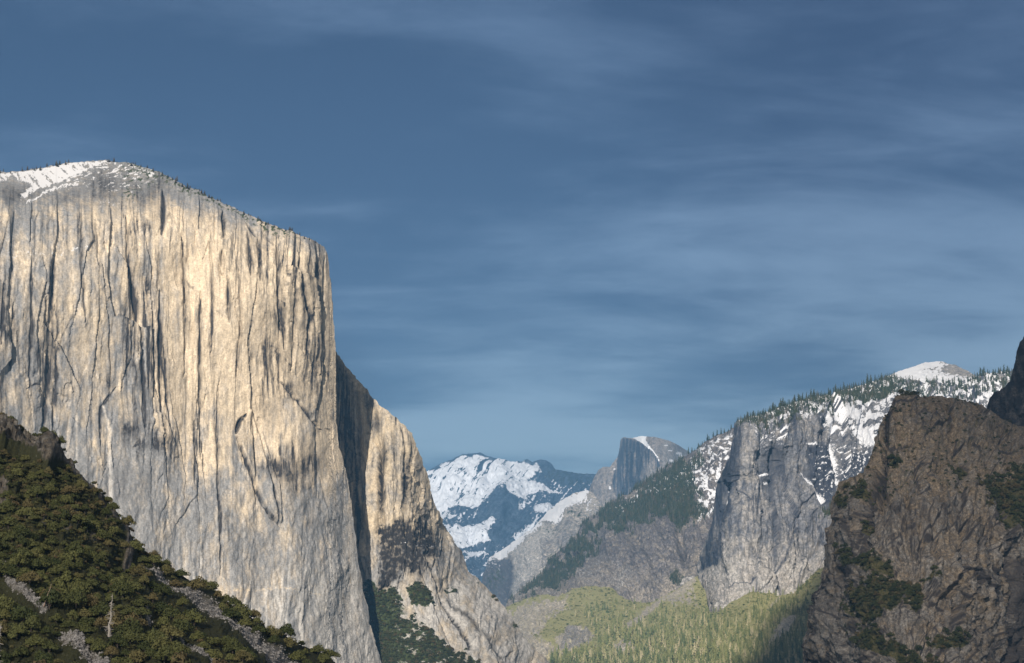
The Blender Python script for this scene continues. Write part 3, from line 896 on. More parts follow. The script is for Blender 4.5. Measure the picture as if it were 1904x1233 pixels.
def crag_masks(s):
    px, py, N = s.px, s.py, s.N
    n1 = fbm(px / 40, py / 40, 521, 5, 0.55)
    n2 = fbm(px / 7, py / 7, 522, 4, 0.62)
    wall = sstep(900, 985, py + 20 * n1)
    tone = 0.15 + 0.55 * wall + 0.35 * n1 + 0.3 * n2 + 0.5 * (s.b - 0.5)
    for x, y, rx, ry in ((1765, 1010, 30, 26), (1840, 985, 30, 16), (1800, 1100, 60, 60), (1690, 1010, 6, 30), (1610, 985, 14, 20)):
        tone = tone - 0.45 * blob(px, py, x, y, rx, ry)
    stk = fbm((px - 0.1 * py) / 6, py / 55, 523, 5, 0.62)
    stain_shade = np.clip(stk * 0.9 - 0.2, 0, 1) * (0.15 + 0.5 * wall) + 0.3 * np.clip(n2 * 0.8 - 0.1, 0, 1)
    stain_shade = np.maximum(stain_shade, wall * (0.8 * sstep(0.06, 0.0, s.ve) + 0.6 * sstep(0.07, 0.0, s.vf) * sstep(-0.2, 0.3, n1)))
    stain_shade = np.maximum(stain_shade, 0.75 * sstep(0.07, 0.0, s.e1) * sstep(-0.3, 0.3, n1 + 0.2)) 
    stain_shade = np.maximum(stain_shade, 0.6 * sstep(0.09, 0.0, s.e2) * sstep(-0.1, 0.4, fbm(px / 50, py / 50, 525, 3)))
    stain_shade = np.maximum(stain_shade, 0.4 * sstep(0.12, 0.0, s.e3) * sstep(0.0, 0.5, fbm(px / 30, py / 30, 526, 3)))
    stain_shade = np.maximum(stain_shade, 0.85 * line(px + 4 * n2, py, [(1655, 750), (1648, 800), (1640, 850), (1630, 890), (1618, 940), (1605, 990)], [3, 4, 6, 8, 8, 5]))
    stain_shade = np.maximum(stain_shade, 0.6 * inside(px + 8 * n2, py, [(1884, 1040), (1930, 1030), (1990, 1300), (1850, 1300), (1868, 1160)], 8))
    stain_shade = np.maximum(stain_shade, 0.7 * line(px + 3 * n2, py, [(1876, 1010), (1880, 1080), (1872, 1140), (1866, 1200)], 5))
    stain_shade = np.maximum(stain_shade, 0.5 * blob(px, py, 1690, 985, 45, 30) * (0.6 + stk))
    veg = 0 * px
    for x, y, rx, ry in ((1870, 920, 46, 36), (1900, 890, 30, 20), (1890, 960, 30, 30), (1665, 860, 12, 10), (1640, 1120, 45, 28), (1620, 1140, 40, 20), (1660, 1090, 30, 16), (1640, 1060, 26, 14), (1600, 1050, 14, 16),
                         (1700, 1110, 20, 30), (1620, 1190, 30, 24), (1660, 1210, 24, 20), (1760, 1200, 36, 14), (1690, 1225, 26, 12), (1720, 1240, 40, 12), (1730, 1085, 9, 8), (1620, 990, 12, 10), (1600, 920, 20, 14), (1570, 935, 12, 14), (1690, 730, 30, 10), (1780, 880, 20, 8)):
        veg = np.maximum(veg, blob(px + 9 * n2, py + 7 * n2, x, y, rx, ry))
    veg = sstep(0.38, 0.6, veg + 0.25 * n2)
    dry = 0.5 * sstep(0.25, 0.55, n2 + 0.4 * fbm(px / 30, py / 12, 524, 3)) * (1 - wall)
    return stack(0 * px, np.maximum(veg, dry), np.clip(tone, 0, 1), np.clip(stain_shade, 0, 1))


CRAG = sheet("crag", CRAG_SKY, 1380,
             [(1495, 1233, 2330), (1512, 1159, 2340), (1545, 967, 2380), (1562, 897, 2400), (1620, 850, 2400), (1660, 740, 2520), (1740, 740, 2640), (1830, 760, 2700), (1904, 795, 2760), (2080, 880, 2900),
              (1560, 1200, 2190), (1590, 1050, 2230), (1610, 940, 2270), (1680, 830, 2380), (1690, 920, 2260), (1700, 1000, 2170), (1700, 1100, 2110), (1660, 1150, 2090), (1700, 1233, 2020), (1700, 1370, 1930),
              (1800, 860, 2420), (1800, 950, 2280), (1800, 1010, 2200), (1810, 1130, 2160), (1830, 1233, 2130), (1900, 900, 2440), (1904, 1000, 2330), (1900, 1100, 2290), (1900, 1233, 2260), (2080, 1100, 2350), (2080, 1370, 2250), (1500, 1370, 2280)],
             620, 640, 0.6, crag_disp, crag_masks, M_CRAG,
             "brown shaded crag with dark shrubs at right", "crag", rough=2.5)

# ------------------------------------------------------------------ dark wall at the right edge
DARK_SKY = [(1815, 790), (1830, 770), (1837, 755), (1846, 731), (1858, 726), (1870, 719), (1878, 706), (1883, 684), (1887, 664), (1894, 640), (1904, 622), (1930, 590), (1990, 545), (2100, 480), (2240, 450)]


def dark_disp(s):
    px, py = s.px, s.py
    a, e1 = voronoi((px + 4 * fbm(px / 20, py / 20, 603, 3)) / 16, py / 60, 605)
    b, e2 = voronoi(px / 6, py / 20, 606)
    return (fbm(px / 60, py / 90, 601, 5) * 10 + (a - 0.5) * 10 + (b - 0.5) * 5 + fbm(px / 6, py / 7, 602, 4, 0.6) * 2.2) * (0.3 + 0.7 * s.edge)


def dark_masks(s):
    n = fbm(s.px / 8, s.py / 20, 611, 5, 0.6)
    return stack(0 * n, 0 * n, 0.5 + 0.6 * n, np.clip(0.35 + n, 0, 1))


sheet("rock_wall", DARK_SKY, 960,
      [(1815, 800, 3050), (1846, 735, 3020), (1887, 664, 3040), (1904, 622, 3060), (1860, 860, 2920), (1940, 700, 2900), (1940, 940, 2840), (2100, 480, 3000), (2240, 460, 3000), (2200, 900, 2800)],
      260, 300, 0.78, dark_disp, dark_masks, M_DARK, "dark rock wall cut off by the right edge", "cliff", rough=1.8)

# ------------------------------------------------------------------ grey face with a square pillar, snow above
FACE_SKY = [(1284, 1240), (1292, 1146), (1296, 1049), (1308, 1010), (1322, 976), (1328, 930), (1334, 898), (1346, 872), (1360, 846), (1364, 820), (1366, 790), (1372, 783), (1400, 774), (1442, 759), (1476, 749), (1538, 735), (1567, 728), (1606, 713),
            (1635, 704), (1668, 703), (1720, 710), (1780, 708), (1812, 702), (1832, 695), (1875, 688), (1904, 690), (1990, 700)]


def face_disp(s):
    px, py = s.px, s.py
    up = sstep(800, 850, py + 0.35 * (1500 - px) * 0 + 10 * fbm(px / 20, py / 30, 702, 3))
    w = px + 5 * fbm(px / 30, py / 90, 703, 4)
    h = py + 8 * fbm(px / 30, py / 40, 704, 3)
    a, e1 = facets(w / 40, h / 150, 705)[:2]
    b, e2 = facets(w / 16, h / 60, 706)[:2]
    c, e3 = facets(w / 6, h / 18, 707)[:2]
    s.e1, s.e2 = e1, e2
    a, b, c = a + 0.5, b + 0.5, c + 0.5
    d = fbm(w / 70, h / 200, 708, 4) * 10 + (a - 0.5) * 15 + (b - 0.5) * 8 + (c - 0.5) * 2.6 + fbm(px / 7, py / 8, 709, 4, 0.6) * 1.6
    d = d + 7 * inside(px, py, [(1368, 780), (1412, 790), (1416, 860), (1414, 1000), (1360, 1060), (1340, 1040), (1362, 960)], 6)
    for pts, wd, dep in (([(1418, 800), (1418, 880), (1424, 960)], 3, 8), ([(1445, 840), (1444, 900), (1450, 960)], 4, 10), ([(1490, 870), (1516, 900), (1535, 930)], 5, 12), ([(1554, 790), (1552, 850), (1560, 895)], 6, 14), ([(1500, 790), (1505, 820)], 4, 10), ([(1540, 985), (1510, 1040), (1490, 1090)], 6, 10)):
        d = d - dep * line(px, py, pts, wd)
    return d * (0.3 + 0.7 * s.edge)


def face_masks(s):
    px, py, N = s.px, s.py, s.N
    n1 = fbm(px / 30, py / 40, 721, 5, 0.55)
    n2 = fbm(px / 6, py / 6, 722, 4, 0.62)
    stk = fbm(px / 5, py / 60, 723, 5, 0.6)
    tone = 1.0 - 0.85 * sstep(940, 1090, py + 20 * n1) + 0.25 * n1 + 0.25 * stk  # sunlit lower part painted lighter than the upper face
    tone = tone - 0.5 * blob(px, py, 1400, 860, 14, 60) - 0.5 * blob(px, py, 1470, 790, 30, 20) - 0.4 * blob(px, py, 1395, 940, 30, 60) - 0.5 * blob(px, py, 1525, 800, 20, 20)
    stain_shade = np.clip(stk * 1.0 - 0.1, 0, 1) * sstep(1060, 960, py) * 0.7
    stain_shade = np.maximum(stain_shade, 0.6 * sstep(0.05, 0.0, s.e1) + 0.4 * sstep(0.06, 0.0, s.e2) * sstep(0, 0.5, n1))
    stain_shade = np.maximum(stain_shade, 0.8 * inside(px + 2 * n2, py, [(1364, 790), (1380, 795), (1382, 860), (1372, 960), (1350, 1000), (1330, 1050), (1296, 1060), (1320, 976), (1332, 900), (1360, 846)], 4) * (0.7 + 0.4 * stk))  # shaded left side of the pillar painted dark
    stain_shade = np.maximum(stain_shade, 0.65 * inside(px, py, [(1500, 830), (1550, 820), (1556, 890), (1545, 950), (1525, 920), (1505, 890)], 8))
    stain_shade = np.maximum(stain_shade, 0.55 * inside(px, py, [(1570, 850), (1620, 840), (1620, 900), (1560, 900)], 8))
    stain_shade = np.maximum(stain_shade, 0.5 * blob(px, py, 1445, 860, 18, 50))
    s.pale = 0.6 * sstep(1010, 1080, py + 40 * n1) * sstep(-0.3, 0.3, stk + n1)  # sunlit foot of the face painted paler still
    sky = np.interp(px, [p[0] for p in FACE_SKY], [p[1] for p in FACE_SKY])
    rim = py - sky
    edge = np.interp(px, [1370, 1440, 1500, 1540, 1600, 1660, 1900], [788, 782, 772, 790, 830, 850, 860])
    sn = sstep(0.0, 0.25, fbm(px / 14, py / 11, 731, 5, 0.62) + 0.12) * sstep(edge + 10, edge - 12, py + 10 * n1)
    sn = np.maximum(sn, inside(px + 3 * n2, py + 3 * n2, [(1545, 770), (1575, 756), (1600, 770), (1620, 800), (1632, 830), (1600, 830), (1590, 790)], 5) * 0.95)
    for pts, w in (([(1493, 876), (1508, 896), (1530, 920), (1536, 928)], [2, 4, 4, 2]), ([(1551, 815), (1553, 850), (1558, 885), (1564, 898)], [6, 5, 3, 3]), ([(1536, 735), (1545, 780), (1552, 820)], [4, 5, 6]), ([(1416, 800), (1418, 840)], 2.2),
                   ([(1425, 880), (1436, 878)], 1.8), ([(1430, 893), (1444, 893)], 1.6), ([(1455, 800), (1468, 790)], 2.5), ([(1452, 815), (1460, 808)], 2.5), ([(1350, 930), (1355, 960)], 3), ([(1500, 822), (1520, 824)], 2), ([(1355, 900), (1352, 930)], 2)):
        sn = np.maximum(sn, 0.95 * line(px + 2 * n2, py + 2 * n2, pts, w))
    sn = np.maximum(sn, 0.9 * sstep(0.3, 0.45, n2 + 0.3 * fbm(px / 12, py / 20, 735, 3)) * np.clip(blob(px, py, 1590, 860, 40, 50) + 0.8 * blob(px, py, 1430, 800, 40, 30) + 0.7 * blob(px, py, 1540, 870, 30, 60), 0, 1))
    veg = 0.8 * sstep(0.1, 0.3, fbm(px / 10, py / 9, 741, 4, 0.6) - 0.006 * np.abs(rim - 12)) * sstep(60, 10, rim) * sstep(1380, 1420, px)
    veg = np.maximum(veg, 0.8 * sstep(0.42, 0.6, blob(px + 5 * n2, py + 5 * n2, 1620, 735, 60, 14, -8) + 0.3 * n2 + blob(px, py, 1545, 950, 20, 14) * 0.7))
    sn = sn * (1 - 0.0 * veg)
    return stack(np.clip(sn - 0.8 * veg, 0, 1), veg, np.clip(tone, 0, 1), np.clip(stain_shade, 0, 1))


FACE = sheet("rock_face", FACE_SKY, 1250,
             [(1292, 1146, 7150), (1296, 1049, 7260), (1334, 900, 7230), (1366, 790, 7180), (1375, 860, 7000), (1372, 960, 6950), (1340, 1040, 6960), (1330, 1130, 6850), (1400, 1100, 6790), (1400, 1000, 6880), (1410, 830, 7020),
              (1450, 860, 7110), (1450, 950, 7000), (1450, 1100, 6830), (1442, 770, 7180), (1476, 749, 7420), (1538, 735, 7600), (1606, 713, 7950), (1668, 703, 8150), (1780, 708, 8300), (1900, 690, 8300), (1990, 700, 8300),
              (1500, 800, 7200), (1530, 870, 7160), (1556, 860, 7260), (1520, 950, 7080), (1500, 1050, 6960), (1560, 1000, 7020), (1600, 800, 7420), (1600, 900, 7230), (1700, 800, 7700), (1900, 850, 7800), (1700, 1000, 7200), (1520, 1200, 6700), (1380, 1240, 6600), (1800, 1240, 7000)],
             620, 520, 1.85, face_disp, face_masks, M_FACE,
             "grey rock face with a square pillar and snowy ledges behind the crag", "cliff", rough=1.2)

# ------------------------------------------------------------------ snowy round summit above it
SUM_SKY = [(1600, 730), (1640, 704), (1668, 692), (1697, 682), (1721, 674), (1745, 672), (1774, 678), (1803, 692), (1825, 704), (1860, 730)]


def summit_masks(s):
    px, py = s.px, s.py
    n2 = fbm(px / 8, py / 4, 811, 5, 0.62)
    rock = sstep(0.42, 0.62, 1.0 * blob(px, py, 1785, 688, 36, 14, 20) + 0.4 * n2 + 0.45 * blob(px, py, 1740, 690, 36, 8))
    return stack(1 - rock, 0 * px, 0.3 + 0.4 * n2, 0 * px)


sheet("summit", SUM_SKY, 760, [(1600, 730, 8750), (1745, 672, 9200), (1860, 730, 8900), (1720, 700, 8800), (1700, 740, 8500), (1640, 745, 8450), (1800, 740, 8550), (1730, 760, 8450)],
      300, 130, 2.2, lambda s: (fbm(s.px / 30, s.py / 14, 801, 5) * 3 + fbm(s.px / 6, s.py / 4, 802, 4) * 1.2) * (0.3 + 0.7 * s.edge), summit_masks, M_FACE,
      "round snow-covered summit above the forested skyline", "mountain", rough=0.8)

# ------------------------------------------------------------------ forested ridge that drops to the valley
RIDGE_SKY = [(925, 1160), (946, 1114), (976, 1096), (1005, 1070), (1023, 1037), (1049, 1015), (1075, 989), (1089, 967), (1115, 953), (1137, 930), (1167, 918), (1192, 899), (1211, 888), (1233, 870), (1258, 856), (1284, 842),
             (1310, 826), (1337, 810), (1370, 792), (1420, 772), (1480, 760)]


def ridge_disp(s):
    px, py = s.px, s.py
    wx = px + 8 * fbm(px / 40, py / 40, 903, 3)
    a, b = facets(wx / 30, py / 55, 905)[0] + 0.5, facets(wx / 11, py / 22, 906)[0] + 0.5
    d = fbm(px / 90, py / 90, 901, 5) * 14 + ridged((px - 0.4 * py) / 50, py / 120, 907, 5) * 5 + (a - 0.5) * 7 + (b - 0.5) * 3.5 + fbm(px / 6, py / 6, 902, 4, 0.6) * 1.7
    d = d - 12 * line(px, py, [(1258, 960), (1265, 1000), (1275, 1060), (1245, 1120)], 7)
    return d * (0.3 + 0.7 * s.edge)


def ridge_masks(s):
    px, py, N = s.px, s.py, s.N
    n1 = fbm(px / 30, py / 30, 921, 5, 0.55)
    n2 = fbm(px / 5, py / 5, 922, 4, 0.62)
    band = inside(px + 10 * n1, py + 10 * n1, [(1160, 925), (1260, 860), (1290, 850), (1296, 900), (1310, 960), (1280, 980), (1240, 965), (1160, 985), (1100, 1000), (1060, 1060), (1010, 1090), (975, 1110), (1010, 1060), (1080, 985)], 10)
    band = inside(px + 26 * n1 + 6 * n2, py + 26 * fbm(px / 26, py / 26, 926, 4) + 5 * n2, [(1160, 925), (1260, 860), (1290, 850), (1296, 900), (1310, 960), (1280, 980), (1240, 965), (1160, 985), (1100, 1000), (1060, 1060), (1010, 1090), (975, 1110), (1010, 1060), (1080, 985)], 12)
    veg = 0.85 * band - 0.6 * sstep(0.0, 0.45, fbm(px / 14, py / 14, 925, 4)) * (0.35 + 0.65 * sstep(1180, 1080, px))
    veg = np.maximum(veg, 0.6 * blob(px, py, 1258, 1078, 14, 12))
    veg = np.maximum(veg, 0.75 * sstep(0.1, 0.4, n1 + 0.5 * n2) * inside(px, py, [(935, 1125), (1010, 1055), (1080, 1000), (1120, 1010), (1080, 1070), (1060, 1105), (980, 1130)], 10))
    gw = inside(px + 6 * n1, py + 6 * n1, [(1000, 1120), (1060, 1100), (1100, 1086), (1150, 1092), (1160, 1110), (1240, 1110), (1300, 1090), (1300, 1200), (1000, 1200)], 5)
    sn = sstep(0.1, 0.3, fbm((px + 0.6 * py) / 9, (py - 0.6 * px) / 16, 931, 5, 0.65) + 0.05) * inside(px, py, [(1262, 868), (1300, 838), (1380, 795), (1380, 850), (1345, 900), (1330, 960), (1300, 975), (1296, 930), (1275, 900)], 12)
    sn = np.maximum(sn, 0.9 * sstep(0.35, 0.55, fbm(px / 6, py / 6, 935, 4, 0.62) + 0.05) * inside(px, py, [(1130, 950), (1230, 880), (1270, 870), (1280, 930), (1200, 920), (1150, 960)], 10))
    tone = 0.85 + 0.4 * n1 + 0.3 * n2 - 0.5 * sstep(1040, 1110, py + 20 * n1)
    tone = tone - 0.7 * line(px + 3 * n2, py, [(1300, 1040), (1270, 1075), (1230, 1110)], 8) - 0.5 * sstep(0.2, 0.5, n2) * sstep(1090, 1030, px)
    s.pale = 0.8 * sstep(0.2, 0.5, n2 + 0.5 * n1) * np.clip(inside(px, py, [(1060, 1095), (1110, 1030), (1180, 1070), (1160, 1100), (1100, 1090)], 12) + inside(px, py, [(940, 1125), (1000, 1080), (1060, 1090), (1040, 1125)], 10) + 0.8 * blob(px, py, 1120, 990, 20, 60, 30), 0, 1)
    s.pale = np.maximum(s.pale, 0.9 * line(px + 3 * n2, py, [(1290, 1080), (1262, 1100), (1225, 1120)], 5))
    stain_shade = np.clip(0.5 * n2 + 0.4 * n1, 0, 1) * 0.7 * sstep(1110, 1060, py)
    return stack(np.clip(sn - 0.2 * band, 0, 1), np.clip(veg, 0, 1), np.clip(tone, 0, 1), stain_shade)


RIDGE = sheet("ridge", RIDGE_SKY, 1260,
              [(925, 1160, 8100), (946, 1114, 8250), (1005, 1070, 8500), (1075, 989, 8650), (1137, 930, 8700), (1211, 888, 8600), (1284, 842, 8450), (1370, 792, 8200), (1480, 760, 8000),
               (980, 1140, 7700), (1050, 1090, 7800), (1110, 1030, 8000), (1180, 980, 8100), (1200, 1050, 7600), (1150, 1090, 7500), (1240, 1000, 7800), (1260, 1090, 7450), (1290, 940, 8000), (1330, 880, 8050), (1340, 1000, 7700), (1300, 1100, 7300),
               (1000, 1250, 7100), (1200, 1250, 6900), (1400, 1200, 7000), (1450, 900, 7800)],
              520, 460, 2.05, ridge_disp, ridge_masks, M_RIDGE,
              "dark forested ridge running down left to the valley floor", "ridge", rough=1.5)

# ------------------------------------------------------------------ sunlit talus and grass below
TAL_SKY = [(900, 1250), (935, 1160), (944, 1128), (960, 1120), (985, 1112), (1010, 1106), (1040, 1108), (1062, 1098), (1080, 1092), (1105, 1090), (1140, 1094), (1152, 1108), (1180, 1120), (1212, 1120), (1240, 1106), (1270, 1088), (1296, 1072), (1312, 1100),
           (1320, 1140), (1340, 1136), (1356, 1122), (1380, 1108), (1399, 1101), (1430, 1104), (1445, 1108), (1476, 1102), (1490, 1090), (1520, 1060), (1560, 1040), (1640, 1060), (1720, 1100)]


def tal_disp(s):
    px, py = s.px, s.py
    rk = tal_rock(px, py)
    a, e = voronoi((px + 5 * fbm(px / 20, py / 20, 1003, 3)) / 14, py / 22, 1005)
    return (fbm(px / 60, py / 30, 1001, 5) * 5 + rk * ((a - 0.5) * 9 + fbm(px / 6, py / 8, 1002, 4, 0.6) * 3) + fbm(px / 5, py / 3, 1004, 4, 0.6) * 0.8) * (0.2 + 0.8 * s.edge)


def tal_rock(px, py):
    n2 = fbm(px / 8, py / 8, 1011, 4, 0.62)
    m = inside(px + 8 * n2, py + 8 * n2, [(930, 1150), (962, 1128), (1000, 1118), (1040, 1112), (1060, 1124), (1020, 1150), (1000, 1190), (1040, 1200), (1062, 1222), (1010, 1240), (960, 1200)], 6)
    m = np.maximum(m, inside(px + 4 * n2, py + 4 * n2, [(1052, 1164), (1090, 1166), (1108, 1180), (1080, 1206), (1040, 1210), (1030, 1190), (1050, 1180)], 4))
    return m


def tal_masks(s):
    px, py = s.px, s.py
    n1 = fbm(px / 30, py / 16, 1021, 5, 0.55)
    n2 = fbm(px / 6, py / 5, 1022, 4, 0.62)
    rk = tal_rock(px, py) * (0.55 + 0.6 * sstep(-0.2, 0.3, n1 + n2))
    slide = line(px + 4 * n2, py + 3 * n2, [(1290, 1080), (1262, 1100), (1230, 1118), (1200, 1140), (1165, 1168)], [5, 5, 5, 7, 6])
    slide = np.maximum(slide, 0.9 * inside(px + 4 * n2, py + 4 * n2, [(1240, 1118), (1290, 1090), (1300, 1130), (1270, 1126), (1255, 1130)], 6) * sstep(-0.2, 0.2, n2 + 0.1))
    slide = np.maximum(slide, 0.8 * sstep(0.42, 0.6, blob(px, py, 1160, 1205, 22, 14) + 0.35 * n2))
    slide = np.maximum(slide, 0.95 * inside(px + 3 * n2, py + 3 * n2, [(1430, 1190), (1450, 1160), (1470, 1142), (1482, 1146), (1470, 1170), (1440, 1196), (1425, 1215)], 4))
    slide = np.maximum(slide, 0.6 * line(px + 2 * n2, py, [(1060, 1100), (1040, 1130), (1030, 1150)], 3) + 0.7 * line(px, py + 2 * n2, [(1430, 1130), (1450, 1110)], 3))
    bare = np.clip(np.maximum(rk, slide), 0, 1)
    grey = inside(px, py, [(1052, 1164), (1090, 1166), (1108, 1180), (1080, 1206), (1040, 1210), (1050, 1180)], 5)
    s.pale = 0.8 * bare * sstep(-0.3, 0.3, n2 + n1) * (1 - grey)
    tone = 0.1 + 0.4 * n1 + 0.3 * n2 + 0.8 * grey + 0.35 * sstep(1010, 960, px)
    return stack(0 * px, np.clip(1.0 - 1.1 * bare + 0.15 * n1, 0, 1), np.clip(tone, 0, 1), np.clip(n2 * 0.5, 0, 1) * bare)


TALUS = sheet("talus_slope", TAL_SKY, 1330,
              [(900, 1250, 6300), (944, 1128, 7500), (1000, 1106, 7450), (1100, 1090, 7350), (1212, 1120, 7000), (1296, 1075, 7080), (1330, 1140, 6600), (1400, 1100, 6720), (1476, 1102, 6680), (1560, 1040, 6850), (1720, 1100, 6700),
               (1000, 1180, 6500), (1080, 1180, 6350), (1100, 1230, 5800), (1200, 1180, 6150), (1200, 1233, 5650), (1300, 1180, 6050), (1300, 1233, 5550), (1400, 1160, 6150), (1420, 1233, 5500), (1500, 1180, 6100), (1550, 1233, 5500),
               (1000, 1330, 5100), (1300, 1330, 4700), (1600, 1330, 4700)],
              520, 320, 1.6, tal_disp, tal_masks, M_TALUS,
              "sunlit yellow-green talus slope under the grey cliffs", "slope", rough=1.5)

# ------------------------------------------------------------------ Half-round granite peak, its snow shoulder and the far snow peak
HD_SKY = [(1078, 960), (1093, 916), (1104, 890), (1113, 874), (1122, 869), (1134, 869), (1142, 858), (1148, 850), (1152, 830), (1154, 817), (1159, 813), (1174, 815), (1190, 811.5), (1204, 811), (1229, 815), (1255, 824), (1279, 839), (1300, 856), (1340, 900)]


def hd_disp(s):
    px, py = s.px, s.py
    a, e1 = voronoi((px + 2 * fbm(px / 14, py / 30, 1103, 3)) / 11, py / 60, 1105)
    b, e2 = voronoi(px / 4.5, py / 16, 1106)
    d = fbm(px / 30, py / 60, 1101, 4) * 2.2 + (a - 0.5) * 3.0 + (b - 0.5) * 1.3 + fbm(px / 4, py / 5, 1102, 3, 0.6) * 0.5
    dome = sstep(1218, 1232, px)
    d = d * (1 - 0.75 * dome)
    d = d + 5 * inside(px, py, [(1104, 888), (1122, 870), (1136, 870), (1146, 856), (1146, 900), (1130, 960), (1090, 960)], 4)
    return d * (0.3 + 0.7 * s.edge)


def hd_masks(s):
    px, py = s.px, s.py
    n2 = fbm(px / 5, py / 5, 1122, 4, 0.6)
    stk = fbm(px / 4, py / 60, 1123, 5, 0.6)
    facem = inside(px + n2, py, [(1152, 814), (1174, 817), (1196, 826), (1212, 838), (1222, 852), (1227, 866), (1216, 880), (1190, 900), (1150, 940), (1140, 900), (1148, 850)], 2)
    tone = 0.3 + 0.5 * facem + 0.3 * stk + 0.2 * n2 - 0.6 * blob(px, py, 1207, 875, 14, 22)
    s.pale = 0.55 * blob(px, py, 1207, 876, 11, 20) * (0.6 + 0.6 * stk) + 0.25 * sstep(1225, 1240, px)  # sunlit patch of the face and sunlit right side painted pale
    stain_shade = facem * np.clip(0.55 + 0.6 * stk - 0.55 * blob(px, py, 1207, 876, 14, 22), 0, 1)
    stain_shade = np.maximum(stain_shade, 0.5 * blob(px, py, 1187, 862, 4, 30))
    sn = inside(px + n2, py + n2, [(1172, 813), (1190, 808), (1204, 808), (1200, 817), (1207, 829), (1216, 839), (1206, 835), (1195, 825), (1184, 818)], 1.2)
    sn = np.maximum(sn, 0.9 * line(px, py, [(1214, 838), (1222, 850), (1226, 858)], 1.2))
    for x, y, rx, ry in ((1247, 838, 4, 2), (1262, 843, 6, 3), (1266, 848, 5, 3), (1248, 857, 4, 3), (1240, 828, 5, 1), (1135, 912, 2, 4), (1143, 874, 2, 2)):
        sn = np.maximum(sn, 0.9 * blob(px, py, x, y, rx, ry))
    return stack(sn, 0 * px, np.clip(tone, 0, 1), np.clip(stain_shade, 0, 1))


sheet("granite_dome", HD_SKY, 1010,
      [(1078, 960, 13500), (1104, 890, 13480), (1134, 870, 13450), (1125, 940, 13250), (1156, 818, 13560), (1160, 870, 13420), (1160, 930, 13250), (1190, 860, 13150), (1212, 839, 13050), (1226, 862, 12950), (1204, 813, 13200), (1235, 840, 13050), (1255, 826, 13250),
       (1279, 839, 13500), (1240, 880, 12900), (1300, 870, 13500), (1200, 930, 12850), (1300, 1000, 12800), (1080, 1000, 13300)],
      330, 240, 3.4, hd_disp, hd_masks, M_HALF, "half-round granite dome with a sheer dark face in the distance", "mountain", rough=0.5)

SH_SKY = [(880, 1180), (892, 1100), (899, 1064), (910, 1037), (932, 1022), (961, 1004), (987, 986), (1005, 967), (1027, 945), (1049, 928), (1071, 916), (1093, 912), (1105, 918), (1130, 960), (1180, 1000)]


def sh_masks(s):
    px, py = s.px, s.py
    n1 = fbm(px / 20, py / 20, 1221, 4)
    n2 = fbm(px / 5, py / 5, 1222, 4, 0.62)
    sn = inside(px + 3 * n2, py + 4 * n2, [(900, 1045), (935, 1018), (985, 984), (1010, 958), (1050, 925), (1096, 908), (1090, 926), (1066, 940), (1050, 955), (1040, 968), (1026, 972), (1012, 968), (996, 984), (970, 1008), (955, 1030), (935, 1040), (915, 1040)], 3)
    sn = np.maximum(sn, 0.9 * sstep(0.3, 0.5, n2) * np.clip(blob(px, py, 1095, 940, 16, 20) + blob(px, py, 920, 1050, 20, 12), 0, 1))
    veg = 0.85 * sstep(0.1, 0.35, n2 + 0.1) * np.clip(blob(px, py, 1075, 955, 26, 14) + blob(px, py, 1030, 985, 50, 8) * 0.7 + 0.9 * blob(px, py, 920, 1075, 26, 30), 0, 1)
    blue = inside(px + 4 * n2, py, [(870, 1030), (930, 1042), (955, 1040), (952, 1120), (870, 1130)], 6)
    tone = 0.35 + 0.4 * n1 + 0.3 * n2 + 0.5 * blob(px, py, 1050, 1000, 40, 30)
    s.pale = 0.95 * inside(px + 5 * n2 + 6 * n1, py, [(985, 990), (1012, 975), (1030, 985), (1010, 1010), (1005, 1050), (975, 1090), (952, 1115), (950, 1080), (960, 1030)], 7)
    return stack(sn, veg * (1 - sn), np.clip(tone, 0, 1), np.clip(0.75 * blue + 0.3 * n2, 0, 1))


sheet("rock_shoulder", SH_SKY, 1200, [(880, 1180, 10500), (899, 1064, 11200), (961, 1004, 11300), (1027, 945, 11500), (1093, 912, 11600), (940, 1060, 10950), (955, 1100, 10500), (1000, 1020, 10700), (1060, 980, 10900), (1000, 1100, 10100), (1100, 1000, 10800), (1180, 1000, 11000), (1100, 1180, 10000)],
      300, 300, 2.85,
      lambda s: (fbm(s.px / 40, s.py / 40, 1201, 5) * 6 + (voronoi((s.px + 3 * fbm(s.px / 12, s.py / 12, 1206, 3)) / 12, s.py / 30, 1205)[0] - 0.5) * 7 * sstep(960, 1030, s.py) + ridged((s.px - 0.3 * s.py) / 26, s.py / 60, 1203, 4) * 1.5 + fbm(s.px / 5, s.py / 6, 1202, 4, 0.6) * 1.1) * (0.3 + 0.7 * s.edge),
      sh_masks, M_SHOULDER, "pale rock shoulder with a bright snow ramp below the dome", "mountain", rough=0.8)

CR_SKY = [(740, 905), (770, 890), (792, 879), (818, 863), (847, 852), (873, 844), (884, 842), (895, 842), (903, 847), (910, 850), (946, 857), (958, 859), (970, 859), (975, 856), (980, 854.5), (985, 857), (990, 861), (998, 857), (1005, 854.5), (1014, 856), (1023, 861),
          (1034, 874), (1056, 879), (1080, 880), (1106, 881), (1140, 890), (1200, 910)]


def cr_disp(s):
    px, py = s.px, s.py
    w = px + 0.8 * (py - 860)
    d = fbm(px / 60, py / 50, 1301, 5) * 10 + ridged(w / 40, (py - 0.2 * px) / 90, 1303, 4) * 3 + fbm(px / 6, py / 6, 1302, 4, 0.6) * 0.6
    d = d - 5 * line(px, py, [(912, 900), (880, 950), (862, 980)], 10) - 6 * line(px, py, [(1010, 880), (980, 930), (930, 1000)], 12)
    return d * (0.3 + 0.7 * s.edge)


